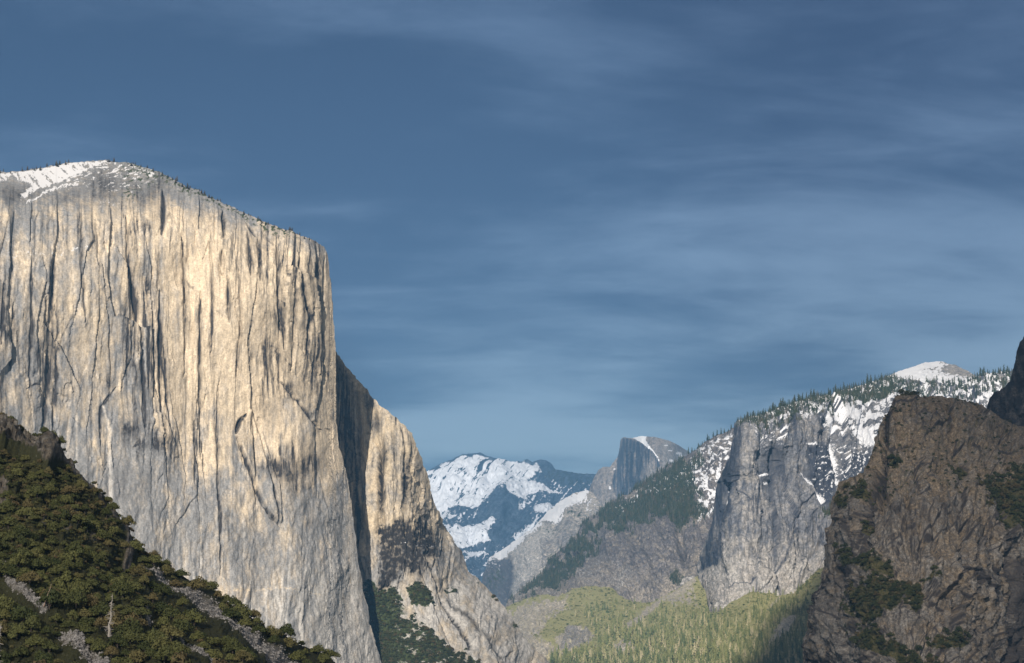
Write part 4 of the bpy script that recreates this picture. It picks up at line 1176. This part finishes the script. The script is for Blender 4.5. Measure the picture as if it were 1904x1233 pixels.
def cr_masks(s):
    px, py, N = s.px, s.py, s.N
    n1 = fbm(px / 20, py / 16, 1321, 5, 0.58)
    n2 = fbm(px / 5, py / 4.5, 1322, 4, 0.62)
    dg = fbm((px + 0.9 * py) / 7, (py - 0.9 * px) / 46, 1323, 5, 0.6)          # diagonal ribs
    snowy = inside(px + 5 * n1, py + 8 * n1, [(740, 900), (792, 880), (850, 852), (900, 846), (950, 858), (1000, 862), (1010, 872), (990, 890), (950, 905), (918, 918), (900, 940), (872, 945), (850, 940), (812, 948), (740, 960)], 5)
    sn = snowy * sstep(0.55, 0.35, dg * 0.85 + 0.25 * n2 + 0.45 * line(px, py, [(905, 855), (880, 900), (850, 925)], 7) + 0.3 * line(px, py, [(800, 912), (850, 905)], 5))
    for poly in ([(935, 910), (970, 893), (1000, 893), (1020, 905), (1046, 917), (1010, 913), (985, 916), (975, 930), (950, 925)], [(828, 985), (870, 975), (915, 966), (922, 972), (905, 995), (912, 1010), (890, 1005), (870, 1012), (850, 1020), (840, 1005)],
                 [(992, 940), (1010, 934), (1030, 938), (1040, 948), (1015, 958), (995, 958)], [(955, 1000), (985, 975), (1000, 965), (990, 985), (960, 1010)], [(862, 1020), (890, 1018), (905, 1026), (880, 1036), (860, 1032)], [(965, 935), (980, 932), (972, 945), (964, 948)], [(815, 950), (835, 948), (826, 975), (815, 970)]):
        sn = np.maximum(sn, 0.95 * inside(px + 3 * n2, py + 3 * n2, poly, 2) * sstep(0.75, 0.4, n2 + 0.3 * dg))
    sn = np.maximum(sn, 0.85 * sstep(0.3, 0.5, 0.45 * n2 + 0.6 * dg + 0.4 * n1) * sstep(870, 900, py) * (1 - inside(px, py, [(885, 920), (960, 925), (990, 960), (940, 1010), (910, 1010), (895, 970)], 8)) * 0.9)
    sn = sn * (1 - 0.85 * inside(px + 2 * n2, py + 2 * n2, [(870, 848), (880, 840), (897, 840), (912, 850), (900, 850), (885, 846)], 1.5)) * (1 - 0.7 * inside(px + 2 * n2, py + 2 * n2, [(998, 860), (1004, 853), (1016, 855), (1024, 864), (1036, 876), (1100, 880), (1100, 895), (1060, 900), (1030, 890), (1010, 880)], 3))
    veg = 0.8 * sstep(0.0, 0.3, n2 + 0.1) * np.clip(inside(px, py, [(1020, 868), (1056, 876), (1110, 880), (1110, 900), (1080, 915), (1040, 900), (1010, 885)], 6) + inside(px, py, [(930, 905), (965, 888), (1000, 885), (960, 900), (935, 915)], 4), 0, 1)
    tone = 0.5 + 0.4 * n1 + 0.3 * dg
    stain_shade = np.clip(0.3 * n2 + 0.4 * dg, 0, 1)
    return stack(np.clip(sn, 0, 1), veg, np.clip(tone, 0, 1), stain_shade)


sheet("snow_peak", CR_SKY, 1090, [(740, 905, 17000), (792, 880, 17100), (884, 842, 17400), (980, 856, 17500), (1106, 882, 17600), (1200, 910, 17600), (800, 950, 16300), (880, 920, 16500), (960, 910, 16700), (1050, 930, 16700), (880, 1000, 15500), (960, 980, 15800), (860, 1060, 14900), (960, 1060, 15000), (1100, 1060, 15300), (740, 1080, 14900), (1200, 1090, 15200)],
      480, 320, 4.4, cr_disp, cr_masks, M_FAR, "far snowy peak with haze-blued rock ribs", "mountain", rough=0.7)

# ------------------------------------------------------------------ unseen cloud bank added in the west, shaped to shade the near slopes
cu = np.linspace(0, 2 * math.pi, 161)
cv = np.linspace(-math.pi / 2, math.pi / 2, 81)
CU, CV = np.meshgrid(cu, cv)


def spow(a, e):
    return np.sign(a) * np.abs(a) ** e


ang = np.minimum(CU, 2 * math.pi - CU)
bump = 0.05 * fbm(np.cos(CU) * 4 + 9, np.sin(CU) * 4 + CV * 4, 1401, 5) * np.cos(CV)
EDGE = np.interp(np.sin(CV), [-1, -0.35, 0.05, 1], [-540, -500, -350, -335])         # its near rim leans back with height
xl = EDGE - 0.1763 * 9000
cX = xl + 1100 + 1100 * (1 + bump * 0.6) * spow(np.cos(CU), 0.5) * spow(np.cos(CV), 0.2)
cY = -9000 + 420 * (1 + 3 * bump) * spow(np.sin(CU), 0.7) * spow(np.cos(CV), 0.5)
cZ = 4650 + 1420 * (1 + bump) * np.sin(CV)
shade_cloud_t = NT("shade_cloud_vapour")
shade_cloud_m = shade_cloud_t.m
cz = shade_cloud_t.node('ShaderNodeSeparateXYZ')
shade_cloud_t.l.new(shade_cloud_t.node('ShaderNodeNewGeometry').outputs['Position'], cz.inputs[0])
thin_ = shade_cloud_t.rng(cz.outputs[2], 4450, 4950, SHADE_CLOUD_THIN, 0.03)
cmix = shade_cloud_t.node('ShaderNodeMixShader')
cdif = shade_cloud_t.node('ShaderNodeBsdfDiffuse')
cdif.inputs[0].default_value = (0.8, 0.8, 0.82, 1)
ctr = shade_cloud_t.node('ShaderNodeBsdfTransparent')
shade_cloud_t.l.new(thin_, cmix.inputs[0])
shade_cloud_t.l.new(cdif.outputs[0], cmix.inputs[1])
shade_cloud_t.l.new(ctr.outputs[0], cmix.inputs[2])
shade_cloud_t.l.new(cmix.outputs[0], shade_cloud_t.n["Material Output"].inputs[0])
tag(link("shade_clouds", mesh_from("shade_clouds", np.stack([cX, cY, cZ], -1).reshape(-1, 3), grid_quads(81, 161), mats=[shade_cloud_m], smooth=True)), "unseen cloud bank added to shade the near slopes", "cloud", None, "stuff")

# ------------------------------------------------------------------ trees
def rot_frames(n, rng):
    """an orthonormal frame round every normal, turned at random"""
    n = n / (np.linalg.norm(n, axis=1, keepdims=True) + 1e-9)
    r = rng.normal(size=n.shape)
    a = np.cross(n, r)
    a /= np.linalg.norm(a, axis=1, keepdims=True) + 1e-9
    return a, np.cross(n, a)


def leaf_quads(c, n, size, rng):
    a, b = rot_frames(n, rng)
    s = (size * rng.uniform(0.6, 1.35, len(c)))[:, None]
    k = rng.uniform(0.55, 0.9, len(c))[:, None]
    v = np.stack([c - a * s, c + b * s * k, c + a * s, c - b * s * k], 1)
    return v.reshape(-1, 3), np.arange(len(c) * 4).reshape(-1, 4)


def oak_leaves(seed, count, lobes=15, squash=0.8):
    """leaf clumps of a round broad-leaved crown about 1 unit across (radius 0.5), standing on z = 0"""
    rng = np.random.default_rng(seed)
    L = []
    for i in range(lobes):
        a = i * 2.39996 + rng.uniform(-0.4, 0.4)
        f = math.sqrt((i + 0.5) / lobes)
        r = 0.36 * f * rng.uniform(0.8, 1.15)
        z = (0.30 + 0.32 * (1 - f * f)) * squash * rng.uniform(0.85, 1.2)
        L.append((r * math.cos(a), r * math.sin(a), z, rng.uniform(0.13, 0.22)))
    L = np.array(L)
    pick = rng.integers(0, lobes, count)
    d = rng.normal(size=(count, 3))
    d[:, 2] = np.abs(d[:, 2]) * 0.9 - 0.25
    d /= np.linalg.norm(d, axis=1, keepdims=True)
    c = L[pick, :3] + d * (L[pick, 3] * rng.uniform(0.75, 1.08, count))[:, None]
    c[:, 2] = np.maximum(c[:, 2], 0.05)
    n = d + rng.normal(size=d.shape) * 0.45
    return c, n, rng


def tube(pts, radii, sides=6):
    pts, v, q = np.array(pts, float), [], []
    for i, p in enumerate(pts):
        t = pts[min(i + 1, len(pts) - 1)] - pts[max(i - 1, 0)]
        t /= np.linalg.norm(t) + 1e-9
        a = np.cross(t, [0.3, 0.9, 0.1])
        a /= np.linalg.norm(a)
        b = np.cross(t, a)
        for k in range(sides):
            w = 2 * math.pi * k / sides
            v.append(p + radii[i] * (a * math.cos(w) + b * math.sin(w)))
    for i in range(len(pts) - 1):
        for k in range(sides):
            q.append((i * sides + k, i * sides + (k + 1) % sides, (i + 1) * sides + (k + 1) % sides, (i + 1) * sides + k))
    return np.array(v), np.array(q)


def join(parts):
    V, Q, o = [], [], 0
    for v, q in parts:
        V.append(v)
        Q.append(np.asarray(q) + o)
        o += len(v)
    return np.concatenate(V), np.concatenate(Q)


def conifer_tris(seed, tiers=11, pts=10, slim=0.17, bare=0.10):
    """ragged drooping whorls of a conifer of height 1"""
    rng = np.random.default_rng(seed)
    V, T = [], []
    for i in range(tiers):
        f = i / (tiers - 1)
        z = bare + (1 - bare) * f
        r = slim * (1 - f) ** 0.75 * rng.uniform(0.75, 1.2) + 0.012
        h = (1 - bare) / tiers * rng.uniform(1.3, 1.8)
        off = rng.normal(size=2) * 0.012
        o = len(V)
        V.append((off[0], off[1], min(z + h * 0.7, 1.0)))
        ph = rng.uniform(0, 6.28)
        for k in range(pts):
            w = ph + 2 * math.pi * k / pts
            rr = r * (rng.uniform(0.8, 1.25) if k % 2 == 0 else rng.uniform(0.3, 0.6))
            V.append((off[0] + rr * math.cos(w), off[1] + rr * math.sin(w), z - h * 0.45 * rng.uniform(0.5, 1.3) * (1 if k % 2 == 0 else 0.3)))
        for k in range(pts):
            T.append((o, o + 1 + k, o + 1 + (k + 1) % pts))
    return np.array(V), np.array(T)


def place_samples(s, weight, rad, limit, seed, rows=None, cell=None):
    """pick spots on a mountain's front, spaced rad() photo pixels apart, more often where weight is high"""
    rng = np.random.default_rng(seed)
    w = np.clip(weight, 0, None).copy()
    vis = (s.px > -60) & (s.px < W + 60) & (s.py < H + 60)
    w = w * vis
    du = np.hypot(np.gradient(s.px, axis=1), np.gradient(s.py, axis=1)) + 1e-3
    dv = np.hypot(np.gradient(s.px, axis=0), np.gradient(s.py, axis=0)) + 1e-3
    w = (w * du * dv).ravel()
    if w.sum() <= 0:
        return []
    idx = rng.choice(w.size, size=min(limit * 14, int((w > 0).sum())), replace=False, p=w / w.sum())
    px, py = s.px.ravel()[idx], s.py.ravel()[idx]
    out, buck = [], {}
    C = 12.0
    for k, i in enumerate(idx):
        x, y = px[k], py[k]
        r = rad(x, y)
        bx, by = int(x // C), int(y // C)
        m = int(r // C) + 1
        ok = True
        for ax in range(bx - m, bx + m + 1):
            for ay in range(by - m, by + m + 1):
                for (qx, qy) in buck.get((ax, ay), ()):
                    if (qx - x) ** 2 + ((qy - y) * 1.35) ** 2 < r * r:
                        ok = False
                        break
        if ok:
            buck.setdefault((bx, by), []).append((x, y))
            out.append(int(i))
            if len(out) >= limit:
                break
    return out


M_OAK = leaf_mat("oak_leaves", (0.055, 0.068, 0.024), (0.175, 0.175, 0.062), (0.15, 0.122, 0.056))
M_BRUSH = leaf_mat("brush_leaves", (0.05, 0.058, 0.022), (0.13, 0.122, 0.05), (0.13, 0.098, 0.05), tint_attr=True)
M_SHRUB = leaf_mat("shrub_leaves", (0.030, 0.038, 0.014), (0.06, 0.064, 0.024), (0.085, 0.065, 0.03))
M_SHRUB2 = leaf_mat("undergrowth_leaves", (0.030, 0.038, 0.014), (0.06, 0.064, 0.024), (0.085, 0.065, 0.03), tint_attr=True)
M_BARK = plain_mat("bark", (0.07, 0.055, 0.045), (0.15, 0.13, 0.11), 6)
M_DEAD = plain_mat("dead_wood", (0.32, 0.29, 0.26), (0.50, 0.46, 0.41), 3)
M_RED = plain_mat("reddish_dead_wood", (0.30, 0.20, 0.15), (0.45, 0.36, 0.29), 3)
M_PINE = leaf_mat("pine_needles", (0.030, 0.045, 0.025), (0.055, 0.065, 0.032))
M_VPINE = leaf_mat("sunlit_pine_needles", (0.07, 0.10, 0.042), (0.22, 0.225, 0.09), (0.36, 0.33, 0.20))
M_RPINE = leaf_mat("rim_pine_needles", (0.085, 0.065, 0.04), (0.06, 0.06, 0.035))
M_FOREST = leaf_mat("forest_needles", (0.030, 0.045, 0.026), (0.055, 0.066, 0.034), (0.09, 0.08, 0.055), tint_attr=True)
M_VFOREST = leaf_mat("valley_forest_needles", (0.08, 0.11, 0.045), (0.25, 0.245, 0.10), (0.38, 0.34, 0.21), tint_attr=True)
M_STONE = plain_mat("scree_stone", (0.20, 0.19, 0.185), (0.42, 0.40, 0.39), 0.35, 'POS')


def tinted(name, V, F, tint, mat, tri=False, label=None, cat=None, kind='stuff'):
    me = mesh_from(name, V, None if tri else F, F if tri else None, mats=[mat])
    at = me.attributes.new("tint", 'FLOAT', 'POINT')
    at.data.foreach_set("value", tint.astype(np.float32))
    return tag(link(name, me), label, cat, None, kind)


def tree_thing(name, loc, scale, rz, crown_me, trunk_me, label, cat, group, src=None):
    if src is None:
        r = bpy.data.objects.new(name, None)
        COL.objects.link(r)
        link("crown", crown_me, r)
        link("trunk", trunk_me, r)
    else:
        r = src.copy()
        COL.objects.link(r)
        for ch in src.children:
            c = ch.copy()
            if ch.name.startswith("crown"):
                c.data = crown_me
            COL.objects.link(c)
            c.parent = r
    r.location = loc
    r.rotation_euler = (0, 0, rz)
    r.scale = scale
    return tag(r, label, cat, group)


# ---- oaks on the shaded slope
OAK_CROWNS = []
for i in range(8):
    c, n, rng = oak_leaves(50 + i, 1500, lobes=13 + i % 4)
    v, q = leaf_quads(c, n, 0.036, rng)
    OAK_CROWNS.append(mesh_from("oak_crown", v, q, mats=[M_OAK]))
tr = [tube([(0, 0, -0.12), (0.01, 0, 0.12), (0.0, 0.01, 0.3)], [0.035, 0.026, 0.016])]
for k in range(5):
    a = k * 1.257
    tr.append(tube([(0, 0, 0.16), (0.12 * math.cos(a), 0.12 * math.sin(a), 0.32), (0.24 * math.cos(a + .2), 0.24 * math.sin(a + .2), 0.42)], [0.018, 0.011, 0.005]))
OAK_TRUNK = mesh_from("oak_trunk", *join(tr), mats=[M_BARK])

rk = slope_rock_mask(SLOPE.px, SLOPE.py)
scr = 0 * SLOPE.px
for pts_, w_ in SCREE_LINES:
    scr = np.maximum(scr, line(SLOPE.px, SLOPE.py, pts_, w_))


def oak_d(x, y):
    """crown width in photo pixels"""
    return float(np.interp(y - 0.18 * x, [740, 860, 960, 1080, 1233], [14, 18, 26, 35, 46]))


clear = 0 * SLOPE.px
for pts_, w_ in SCREE_LINES:
    ww = [q + 12 for q in w_] if isinstance(w_, list) else w_ + 12
    clear = np.maximum(clear, np.maximum(line(SLOPE.px, SLOPE.py - 8, pts_, ww), line(SLOPE.px, SLOPE.py - 26, pts_, ww)))
clear = np.maximum(clear, slope_rock_mask(SLOPE.px, SLOPE.py - 10))
ids = place_samples(SLOPE, np.clip(1.0 - 1.3 * np.maximum(clear, rk), 0, 1), lambda x, y: oak_d(x, y) * 0.54, 1500, 61)
rng = np.random.default_rng(62)
spots = []
for i in ids:
    x, y = SLOPE.px.ravel()[i], SLOPE.py.ravel()[i]
    p = SLOPE.P.reshape(-1, 3)[i]
    wpx = oak_d(x, y) * (0.55 + 0.85 * rng.random() ** 1.4)
    spots.append((wpx, x, y, p, wpx * p[1] / FPX))
inview = lambda x, y: -20 < x < 700 and y < H + 12
spots.sort(key=lambda t: (not inview(t[1], t[2]), -t[0]))
src = None
OAK_N = 290
for k, (wpx, x, y, p, D) in enumerate(spots[:OAK_N]):
    o = tree_thing("oak_tree", (p[0], p[1], p[2] - 0.12 * D), (D * rng.uniform(0.85, 1.2), D * rng.uniform(0.85, 1.2), D * rng.uniform(0.75, 1.35)), rng.uniform(0, 6.28), OAK_CROWNS[k % 8], OAK_TRUNK,
                   "round olive-green oak in the dense wood covering the shaded left slope", "oak tree", "oaks on the shaded left slope", src)
    src = src or o
# low brush between them: one mass
c0, n0, r0 = oak_leaves(90, 200, lobes=7, squash=0.7)
lv, lq = leaf_quads(c0, n0, 0.075, r0)


def brush_mass(name, places, mat, label, seed):
    rng = np.random.default_rng(seed)
    V, Q, T = [], [], []
    for k, (p, D) in enumerate(places):
        a = rng.uniform(0, 6.28)
        R = np.array([[math.cos(a), -math.sin(a), 0], [math.sin(a), math.cos(a), 0], [0, 0, rng.uniform(0.8, 1.2)]])
        V.append((lv @ R.T) * D + p - np.array([0, 0, 0.12 * D]))
        Q.append(lq + k * len(lv))
        T.append(np.full(len(lv), rng.uniform()))
    return tinted(name, np.concatenate(V), np.concatenate(Q), np.concatenate(T), mat, False, label, "brush")


rest = [(p, D) for (_, _, _, p, D) in spots[OAK_N:]]
ids = place_samples(SLOPE, np.clip(1.0 - 1.25 * np.maximum(clear, rk), 0, 1) * (0.15 + sstep(1233, 900, SLOPE.py)), lambda x, y: 6, 1100, 63)
for i in ids:
    p = SLOPE.P.reshape(-1, 3)[i]
    rest.append((p, rng.uniform(9, 17) * p[1] / FPX))
brush_mass("brush", rest, M_BRUSH, "brown and green brush between the oaks and crags of the left slope", 64)

# ---- scree stones
ico = np.array([(1, 0, 0), (-1, 0, 0), (0, 1, 0), (0, -1, 0), (0, 0, 1), (0, 0, -1)], float)
icf = np.array([(0, 2, 4), (2, 1, 4), (1, 3, 4), (3, 0, 4), (2, 0, 5), (1, 2, 5), (3, 1, 5), (0, 3, 5)])
ids = place_samples(SLOPE, np.clip(scr - 0.25, 0, 1), lambda x, y: 1.6, 3200, 65)
V, T = [], []
for k, i in enumerate(ids):
    p = SLOPE.P.reshape(-1, 3)[i]
    r = 0.14 + 0.42 * rng.random() ** 3
    V.append(p + ico * r * rng.uniform(0.6, 1.3, (6, 3)) + rng.normal(size=3) * 0.1)
    T.append(icf + 6 * k)
tag(link("scree", mesh_from("scree", np.concatenate(V), None, np.concatenate(T), mats=[M_STONE])), "grey scree stones in streaks down the left slope", "scree", None, "stuff")


# ---- three dead trees among the oaks
def near(s, x, y):
    i = np.argmin((s.px - x) ** 2 + (s.py - y) ** 2)
    return s.P.reshape(-1, 3)[i]


def dead_tree(x, y, top, lean, branches, mat, label, seed):
    rng = np.random.default_rng(seed)
    p = near(SLOPE, x, y)
    h = (y - top) * p[1] / FPX * 1.05
    r = bpy.data.objects.new("dead_tree", None)
    COL.objects.link(r)
    r.location = (p[0], p[1] - 4.0, p[2] - 0.5)
    n = 7
    P = [(lean * h * (k / n) + rng.normal() * 0.012 * h * (k > 0), rng.normal() * 0.01 * h, h * k / n) for k in range(n + 1)]
    v, q = tube(P, [0.030 * h * (1 - 0.85 * k / n) for k in range(n + 1)])
    link("trunk", mesh_from("dead_trunk", v, q, mats=[mat]), r)
    parts = []
    for k in range(branches):
        f = rng.uniform(0.15, 0.97)
        a = rng.uniform(0, 6.28)
        L = h * rng.uniform(0.07, 0.20) * (1.15 - f)
        b = np.array([lean * h * f, 0, h * f])
        d = np.array([math.cos(a), math.sin(a), rng.uniform(-0.35, 0.3)])
        parts.append(tube([b, b + d * L * 0.5, b + d * L + np.array([0, 0, -0.05 * L])], [0.008 * h, 0.006 * h, 0.003 * h], 4))
    v, q = join(parts)
    link("branches", mesh_from("dead_branches", v, q, mats=[mat]), r)
    tag(r, label, "dead tree")


dead_tree(86, 1130, 1090, 0.32, 5, M_RED, "short leaning reddish dead trunk beside the leftmost scree streak", 71)
dead_tree(207, 1180, 1106, 0.06, 70, M_DEAD, "tall grey dead conifer with bare twigs among the oaks", 72)
dead_tree(2, 1236, 1150, 0.03, 60, M_DEAD, "pale bare dead tree at the bottom left edge of the photo", 73)

# ---- conifers
PINES = [conifer_tris(200 + i, 12, 12, 0.13 + 0.02 * (i % 3), 0.10 + 0.04 * (i % 2)) for i in range(6)]
pt_v, pt_q = tube([(0, 0, -0.06), (0.003, 0, 0.4), (0, 0, 0.97)], [0.018, 0.011, 0.002], 5)
PTRUNK = mesh_from("pine_trunk", pt_v, pt_q, mats=[M_BARK])


def crowns(mat):
    return [mesh_from("pine_crown", v, None, t, mats=[mat]) for v, t in PINES]


C_DARK, C_SUN, C_RIM = crowns(M_PINE), crowns(M_VPINE), crowns(M_RPINE)
PSRC = {}


def pine(p, h, crowns_, label, group, rng, wide=1.0):
    k = int(rng.integers(0, 6))
    key = id(crowns_)
    w = h * wide * rng.uniform(0.85, 1.3)
    o = tree_thing("pine_tree", tuple(p - np.array([0, 0, 0.04 * h])), (w, w, h), rng.uniform(0, 6.28), crowns_[k], PTRUNK, label, "pine tree", group, PSRC.get(key))
    PSRC.setdefault(key, o)


LOWP = [conifer_tris(300 + i, 6, 8, 0.15, 0.08) for i in range(5)]


def forest_mass(name, places, mat, label, seed):
    rng = np.random.default_rng(seed)
    V, F, T, o = [], [], [], 0
    for p, h, wide in places:
        v, t = LOWP[int(rng.integers(0, 5))]
        a = rng.uniform(0, 6.28)
        w = h * wide * rng.uniform(0.85, 1.3)
        R = np.array([[math.cos(a) * w, -math.sin(a) * w, 0], [math.sin(a) * w, math.cos(a) * w, 0], [0, 0, h]])
        V.append(v @ R.T + p - np.array([0, 0, 0.04 * h]))
        F.append(t + o)
        T.append(np.full(len(v), rng.uniform()))
        o += len(v)
    tinted(name, np.concatenate(V), np.concatenate(F), np.concatenate(T), mat, True, label, "forest")


rng = np.random.default_rng(81)
# crest of the ridge and of the snowy face: one pine after the other along the skyline
def crest(s, x0, x1, step, seed):
    r = np.random.default_rng(seed)
    out, x = [], x0
    cx = s.px[-1]
    while x < x1:
        j = int(np.argmin(np.abs(cx - x)))
        row = -1 - int(r.integers(0, 5))
        clump = float(perlin(np.array([x / 17.0]), np.array([seed * 1.7]), seed)[0])
        out.append((x, s.P[row, j], 1.0 + 0.55 * clump))
        x += r.uniform(0.25, 1.75) * step * (1.5 if clump < -0.25 else 0.8)
    return out


for x, p, q in crest(FACE, 1372, 1660, 5.6, 82):
    pine(p, q * rng.uniform(7, 16) * p[1] / FPX, C_DARK, "dark conifer on the long skyline above the snowy grey face", "conifers along the right skyline", rng, 1.35)
for x, p, q in crest(RIDGE, 1150, 1370, 5.2, 83):
    pine(p, q * rng.uniform(6, 13) * p[1] / FPX, C_DARK, "dark conifer on the crest of the forested ridge below the half dome", "conifers on the ridge crest", rng, 1.35)
for x, p, q in crest(FACE, 1800, 1880, 6, 84):
    pine(p, q * rng.uniform(8, 17) * p[1] / FPX, C_DARK, "dark conifer on the snowy saddle between round summit and dark wall", "conifers on the snowy saddle", rng, 1.35)
for x, p, q in crest(CLIFF, 0, 128, 9, 85):
    pine(p, q * rng.uniform(4, 10) * p[1] / FPX, C_RIM, "small brown conifer above the snow cap of the great cliff", "conifers above the snow cap", rng, 1.6)
for x, p, q in crest(CLIFF, 200, 598, 8.5, 86):
    pine(p, q * rng.uniform(4, 10) * p[1] / FPX * float(np.interp(x, [200, 330, 450, 600], [0.9, 1.3, 0.8, 0.7])), C_RIM, "small brown conifer on the sloping rim of the great cliff", "conifers on the rim of the great cliff", rng, 1.9)
VP = np.clip(TALUS.mk[..., 1] - 0.3, 0, 1) * sstep(1120, 1175, TALUS.py - 0.06 * (TALUS.px - 1300)) * sstep(1050, 1180, TALUS.px)
VP = np.maximum(VP, np.clip(TALUS.mk[..., 1] - 0.2, 0, 1) * sstep(1385, 1400, TALUS.px) * sstep(1520, 1480, TALUS.px) * 0.9)
VP = np.maximum(VP, sstep(1212, 1222, TALUS.py) * sstep(1010, 1040, TALUS.px) * 1.2)
ids = place_samples(TALUS, VP * (TALUS.py < 1262) * (TALUS.px < 1540), lambda x, y: 2.8, 2400, 87)
vs = [(i, TALUS.P.reshape(-1, 3)[i], TALUS.px.ravel()[i], TALUS.py.ravel()[i]) for i in ids]
vs = [(p, float(np.interp(y, [1110, 1180, 1250], [12, 18, 26]) * rng.uniform(0.45, 1.2) * p[1] / FPX), x, y) for i, p, x, y in vs]
vs.sort(key=lambda t: -t[1] / t[0][1])
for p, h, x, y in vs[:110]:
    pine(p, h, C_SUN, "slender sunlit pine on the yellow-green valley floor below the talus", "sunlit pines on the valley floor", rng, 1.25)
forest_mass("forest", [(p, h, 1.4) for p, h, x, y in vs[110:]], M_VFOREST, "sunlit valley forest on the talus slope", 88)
# forest on the ridge and on the snow above the face
ids = place_samples(RIDGE, np.clip(RIDGE.mk[..., 1] - 0.25, 0, 1), lambda x, y: 2.6, 3600, 89)
pl = [(RIDGE.P.reshape(-1, 3)[i], rng.uniform(5, 11) * RIDGE.Y.ravel()[i] / FPX, 1.3) for i in ids]
forest_mass("forest", pl, M_FOREST, "dark forest covering the ridge below the half dome", 90)
frim = FACE.py - FACE.py[-1][None]
ids = place_samples(FACE, np.clip(FACE.mk[..., 1] - 0.3, 0, 1) + 0.9 * sstep(16, 3, frim) * (FACE.px > 1372) * (FACE.px < 1670), lambda x, y: 3.0, 1300, 91)
pl = [(FACE.P.reshape(-1, 3)[i], rng.uniform(5, 13) * FACE.Y.ravel()[i] / FPX, 1.25) for i in ids]
forest_mass("forest", pl, M_FOREST, "dark conifers scattered over the snow above the grey face", 92)
# bushes on the talus
ids = place_samples(TALUS, np.clip(TALUS.mk[..., 1] - 0.4, 0, 1) * (TALUS.py < 1250), lambda x, y: 2.2, 4200, 93)
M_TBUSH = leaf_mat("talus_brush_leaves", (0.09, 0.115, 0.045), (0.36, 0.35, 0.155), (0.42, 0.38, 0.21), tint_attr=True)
brush_mass("undergrowth", [(TALUS.P.reshape(-1, 3)[i], rng.uniform(2, 6.5) * TALUS.Y.ravel()[i] / FPX) for i in ids], M_TBUSH, "sunlit low brush over the talus slope", 94)
# buttress
ids = place_samples(BUTT, np.clip(BUTT.mk[..., 1] - 0.3, 0, 1), lambda x, y: 3.0, 1300, 95)
brush_mass("undergrowth", [(BUTT.P.reshape(-1, 3)[i], rng.uniform(5, 11) * BUTT.Y.ravel()[i] / FPX) for i in ids], M_SHRUB2, "dark brush on the talus under the black-stained buttress", 96)

# ---- shrubs on the crag
SHRUBS = []
for i in range(5):
    c, n, r = oak_leaves(400 + i, 420, lobes=8, squash=0.75)
    v, q = leaf_quads(c, n, 0.06, r)
    SHRUBS.append(mesh_from("shrub", v, q, mats=[M_SHRUB]))
cv_ = CRAG.mk[..., 1]
ids = place_samples(CRAG, np.clip(cv_ - 0.55, 0, 1) * (CRAG.py < 1245), lambda x, y: 7, 700, 97)
sh = []
for i in ids:
    p = CRAG.P.reshape(-1, 3)[i]
    sh.append((rng.uniform(8, 19), p, CRAG.px.ravel()[i]))
sh.sort(key=lambda t: -t[0])
for k, (d, p, x) in enumerate(sh[:250]):
    o = link("shrub", SHRUBS[k % 5])
    D = d * p[1] / FPX
    o.location = tuple(p - np.array([0, 0, 0.12 * D]))
    o.scale = (D, D, D * rng.uniform(0.8, 1.25))
    o.rotation_euler = (0, 0, rng.uniform(0, 6.28))
    tag(o, "dark green shrub growing on the ledges of the brown crag", "shrub", "shrubs on the brown crag")
ids = place_samples(CRAG, (cv_ > 0.3) * (CRAG.py < 1245) * 1.0, lambda x, y: 4, 900, 98)
pl = [(CRAG.P.reshape(-1, 3)[i], rng.uniform(4, 9) * CRAG.Y.ravel()[i] / FPX) for i in ids] + [(p, d * p[1] / FPX) for d, p, x in sh[250:]]
brush_mass("undergrowth", pl, M_SHRUB2, "low scrub between the shrubs of the brown crag", 99)

# ------------------------------------------------------------------ air
def haze_box():
    x0, x1, y0, y1, z0, z1 = -23000, 23000, -23000, 23000, -120, 1950
    v = [(x, y, z) for z in (z0, z1) for x, y in ((x0, y0), (x1, y0), (x1, y1), (x0, y1))]
    q = [(0, 3, 2, 1), (4, 5, 6, 7), (0, 1, 5, 4), (1, 2, 6, 5), (2, 3, 7, 6), (3, 0, 4, 7)]
    m = bpy.data.materials.new("haze_air")
    m.use_nodes = True
    n, l = m.node_tree.nodes, m.node_tree.links
    n.clear()
    out = n.new('ShaderNodeOutputMaterial')
    pv = n.new('ShaderNodeVolumePrincipled')
    pv.inputs['Color'].default_value = (0.22, 0.55, 1.0, 1)
    pv.inputs['Density'].default_value = HAZE
    l.new(pv.outputs[0], out.inputs['Volume'])
    o = link("haze", mesh_from("haze", np.array(v, float), q, mats=[m]))
    tag(o, "thin blue haze filling the valley air", "haze", None, "stuff")


HAZE = 4.1e-5
haze_box()
